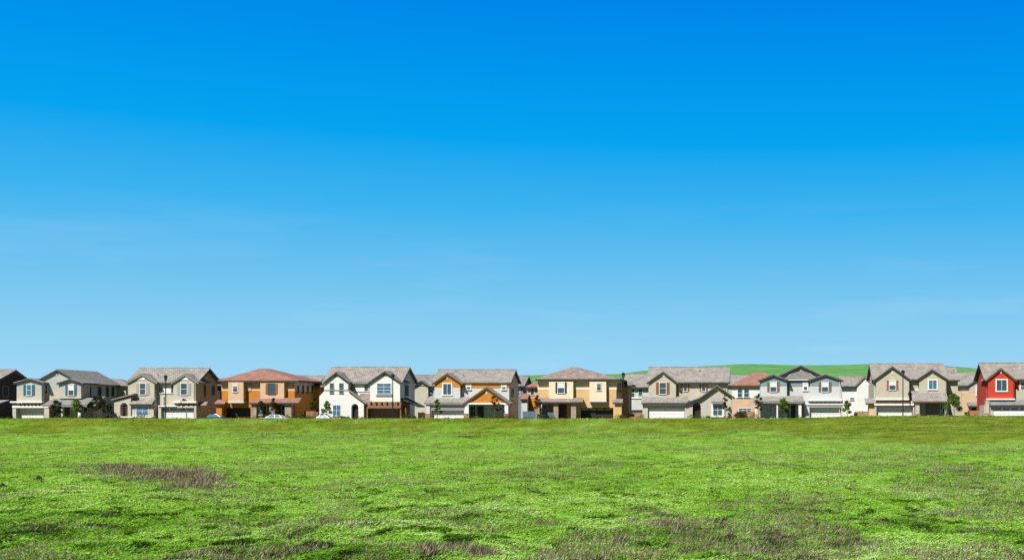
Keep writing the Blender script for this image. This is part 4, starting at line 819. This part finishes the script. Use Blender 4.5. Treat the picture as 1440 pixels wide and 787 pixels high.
# ------------------------------------------------------------------ cars parked on the street
def car(label, px, Y, paint, seed=0, flip=1, L=4.6, H=1.46):
    x = (px-XC)*Y/F; r = empty('parked_car', (x, Y, -.205)); tag(r, label, 'car', 'cars parked along the street'); z0 = -.205
    W = .88; f = lambda pts: [(x + flip*a*L, z0 + b*H) for a, b in pts]
    m = MB(); m.prism_y(f([(-.5,.22),(-.5,.50),(-.46,.60),(-.30,.645),(.22,.655),(.42,.60),(.49,.50),(.5,.22)]), Y-W, Y+W); body = m.build('body', paint, r, root=r)
    m = MB(); a = f([(-.27,.645),(-.14,.96),(.02,1.0),(.12,.97),(.29,.65)]); n = len(a)
    m._add([(p,Y-W+.03,q) if q < z0+.7*H else (p,Y-W+.22,q) for p,q in a]+[(p,Y+W-.03,q) if q < z0+.7*H else (p,Y+W-.22,q) for p,q in a],[tuple(range(n)),tuple(range(2*n-1,n-1,-1))]+[(i,n+i,n+(i+1)%n,(i+1)%n) for i in range(n)])
    m.build('cabin', paint, r, root=r)
    def lerp(a, b, t): return a + (b-a)*t
    for sgn in (-1, 1):
        for q0, q1, w0, w1 in ((-.235,-.02,-.125,-.02),(.0,.235,.0,.115)):
            yb, yt = Y+sgn*(W-.045), Y+sgn*(W-.205); m = MB()
            pts = [(x+flip*q0*L, yb, z0+.68*H),(x+flip*q1*L, yb, z0+.68*H),(x+flip*w1*L, yt, z0+.945*H),(x+flip*w0*L, yt, z0+.945*H)]
            m._add(pts+[(p,q-sgn*-.012,s_) for p,q,s_ in pts],[(0,1,2,3),(7,6,5,4),(0,4,5,1),(1,5,6,2),(2,6,7,3),(3,7,4,0)]); m.build('side_window', M['glassb'], r, root=r)
    for wx in (-.31, .32):
        for sgn in (-1, 1):
            cx = x+flip*wx*L; yy = Y+sgn*(W-.1); m = MB(); m.tube((cx,yy-.11,z0+.32),(cx,yy+.115,z0+.32),.32,.32,18); wl = m.build('wheel', M['tyre'], r, root=r)
            m = MB(); m.tube((cx,yy-.125,z0+.32),(cx,yy+.13,z0+.32),.2,.2,14); m.build('rim', M['rim'], wl, root=r)
    for sgn in (-1, 1):
        m = MB(); xx = x+flip*.492*L; m.box(min(xx,xx+flip*.05),max(xx,xx+flip*.05),Y+sgn*.62-.18,Y+sgn*.62+.18,z0+.42*H,z0+.52*H); m.build('headlight', M['lens'], r, root=r)
        m = MB(); xx = x-flip*.49*L; m.box(min(xx,xx-flip*.06),max(xx,xx-flip*.06),Y+sgn*.62-.18,Y+sgn*.62+.18,z0+.46*H,z0+.58*H); m.build('tail_light', M['redlens'], r, root=r)
car('white car parked before the stone porch of the orange house', 388, 194.5, M['car_white'], flip=-1, L=5.1, H=1.38)
car('dark blue car parked left of the orange house', 303, 194.5, M['car_blue'], L=4.2)
car('grey car parked before the left corner of the white house', 456, 194.5, M['car_silver'], L=3.9, H=1.30)

# ------------------------------------------------------------------ soil mounds in the meadow
def mound(label, px, py, wpx, hpx, seed):
    rs = np.random.RandomState(seed); x, Y = on_field(px, py); z = float(ground_h(x, Y)); hw = wpx*Y/F/2; hh = hpx*Y/F
    o_v, o_f = [], []; n, k = 16, 7
    for j in range(k):
        for i in range(n):
            a = 2*math.pi*i/n; q = 1-(j/(k-1))**1.6; rr = hw*(q+.02)*(.8+.35*rs.rand()); o_v.append((rr*math.cos(a), rr*.7*math.sin(a), -.05+(hh+.05)*(j/(k-1))*(.85+.3*rs.rand())))
    for j in range(k-1):
        for i in range(n): o_f.append((j*n+i, j*n+(i+1)%n, (j+1)*n+(i+1)%n, (j+1)*n+i))
    m = MB(); m._add(o_v, o_f+[tuple((k-1)*n+i for i in range(n))]); o = m.build('soil_mound', M['soil']); o.location = (x, Y, z); tag(o, label, 'soil mound', 'dark soil mounds in the meadow')
mound('black soil mound left of the grey dead weed patch', 54, 674, 18, 6, 1)
mound('black soil mound cut off by the left edge of the meadow', 4, 682, 16, 5, 2)
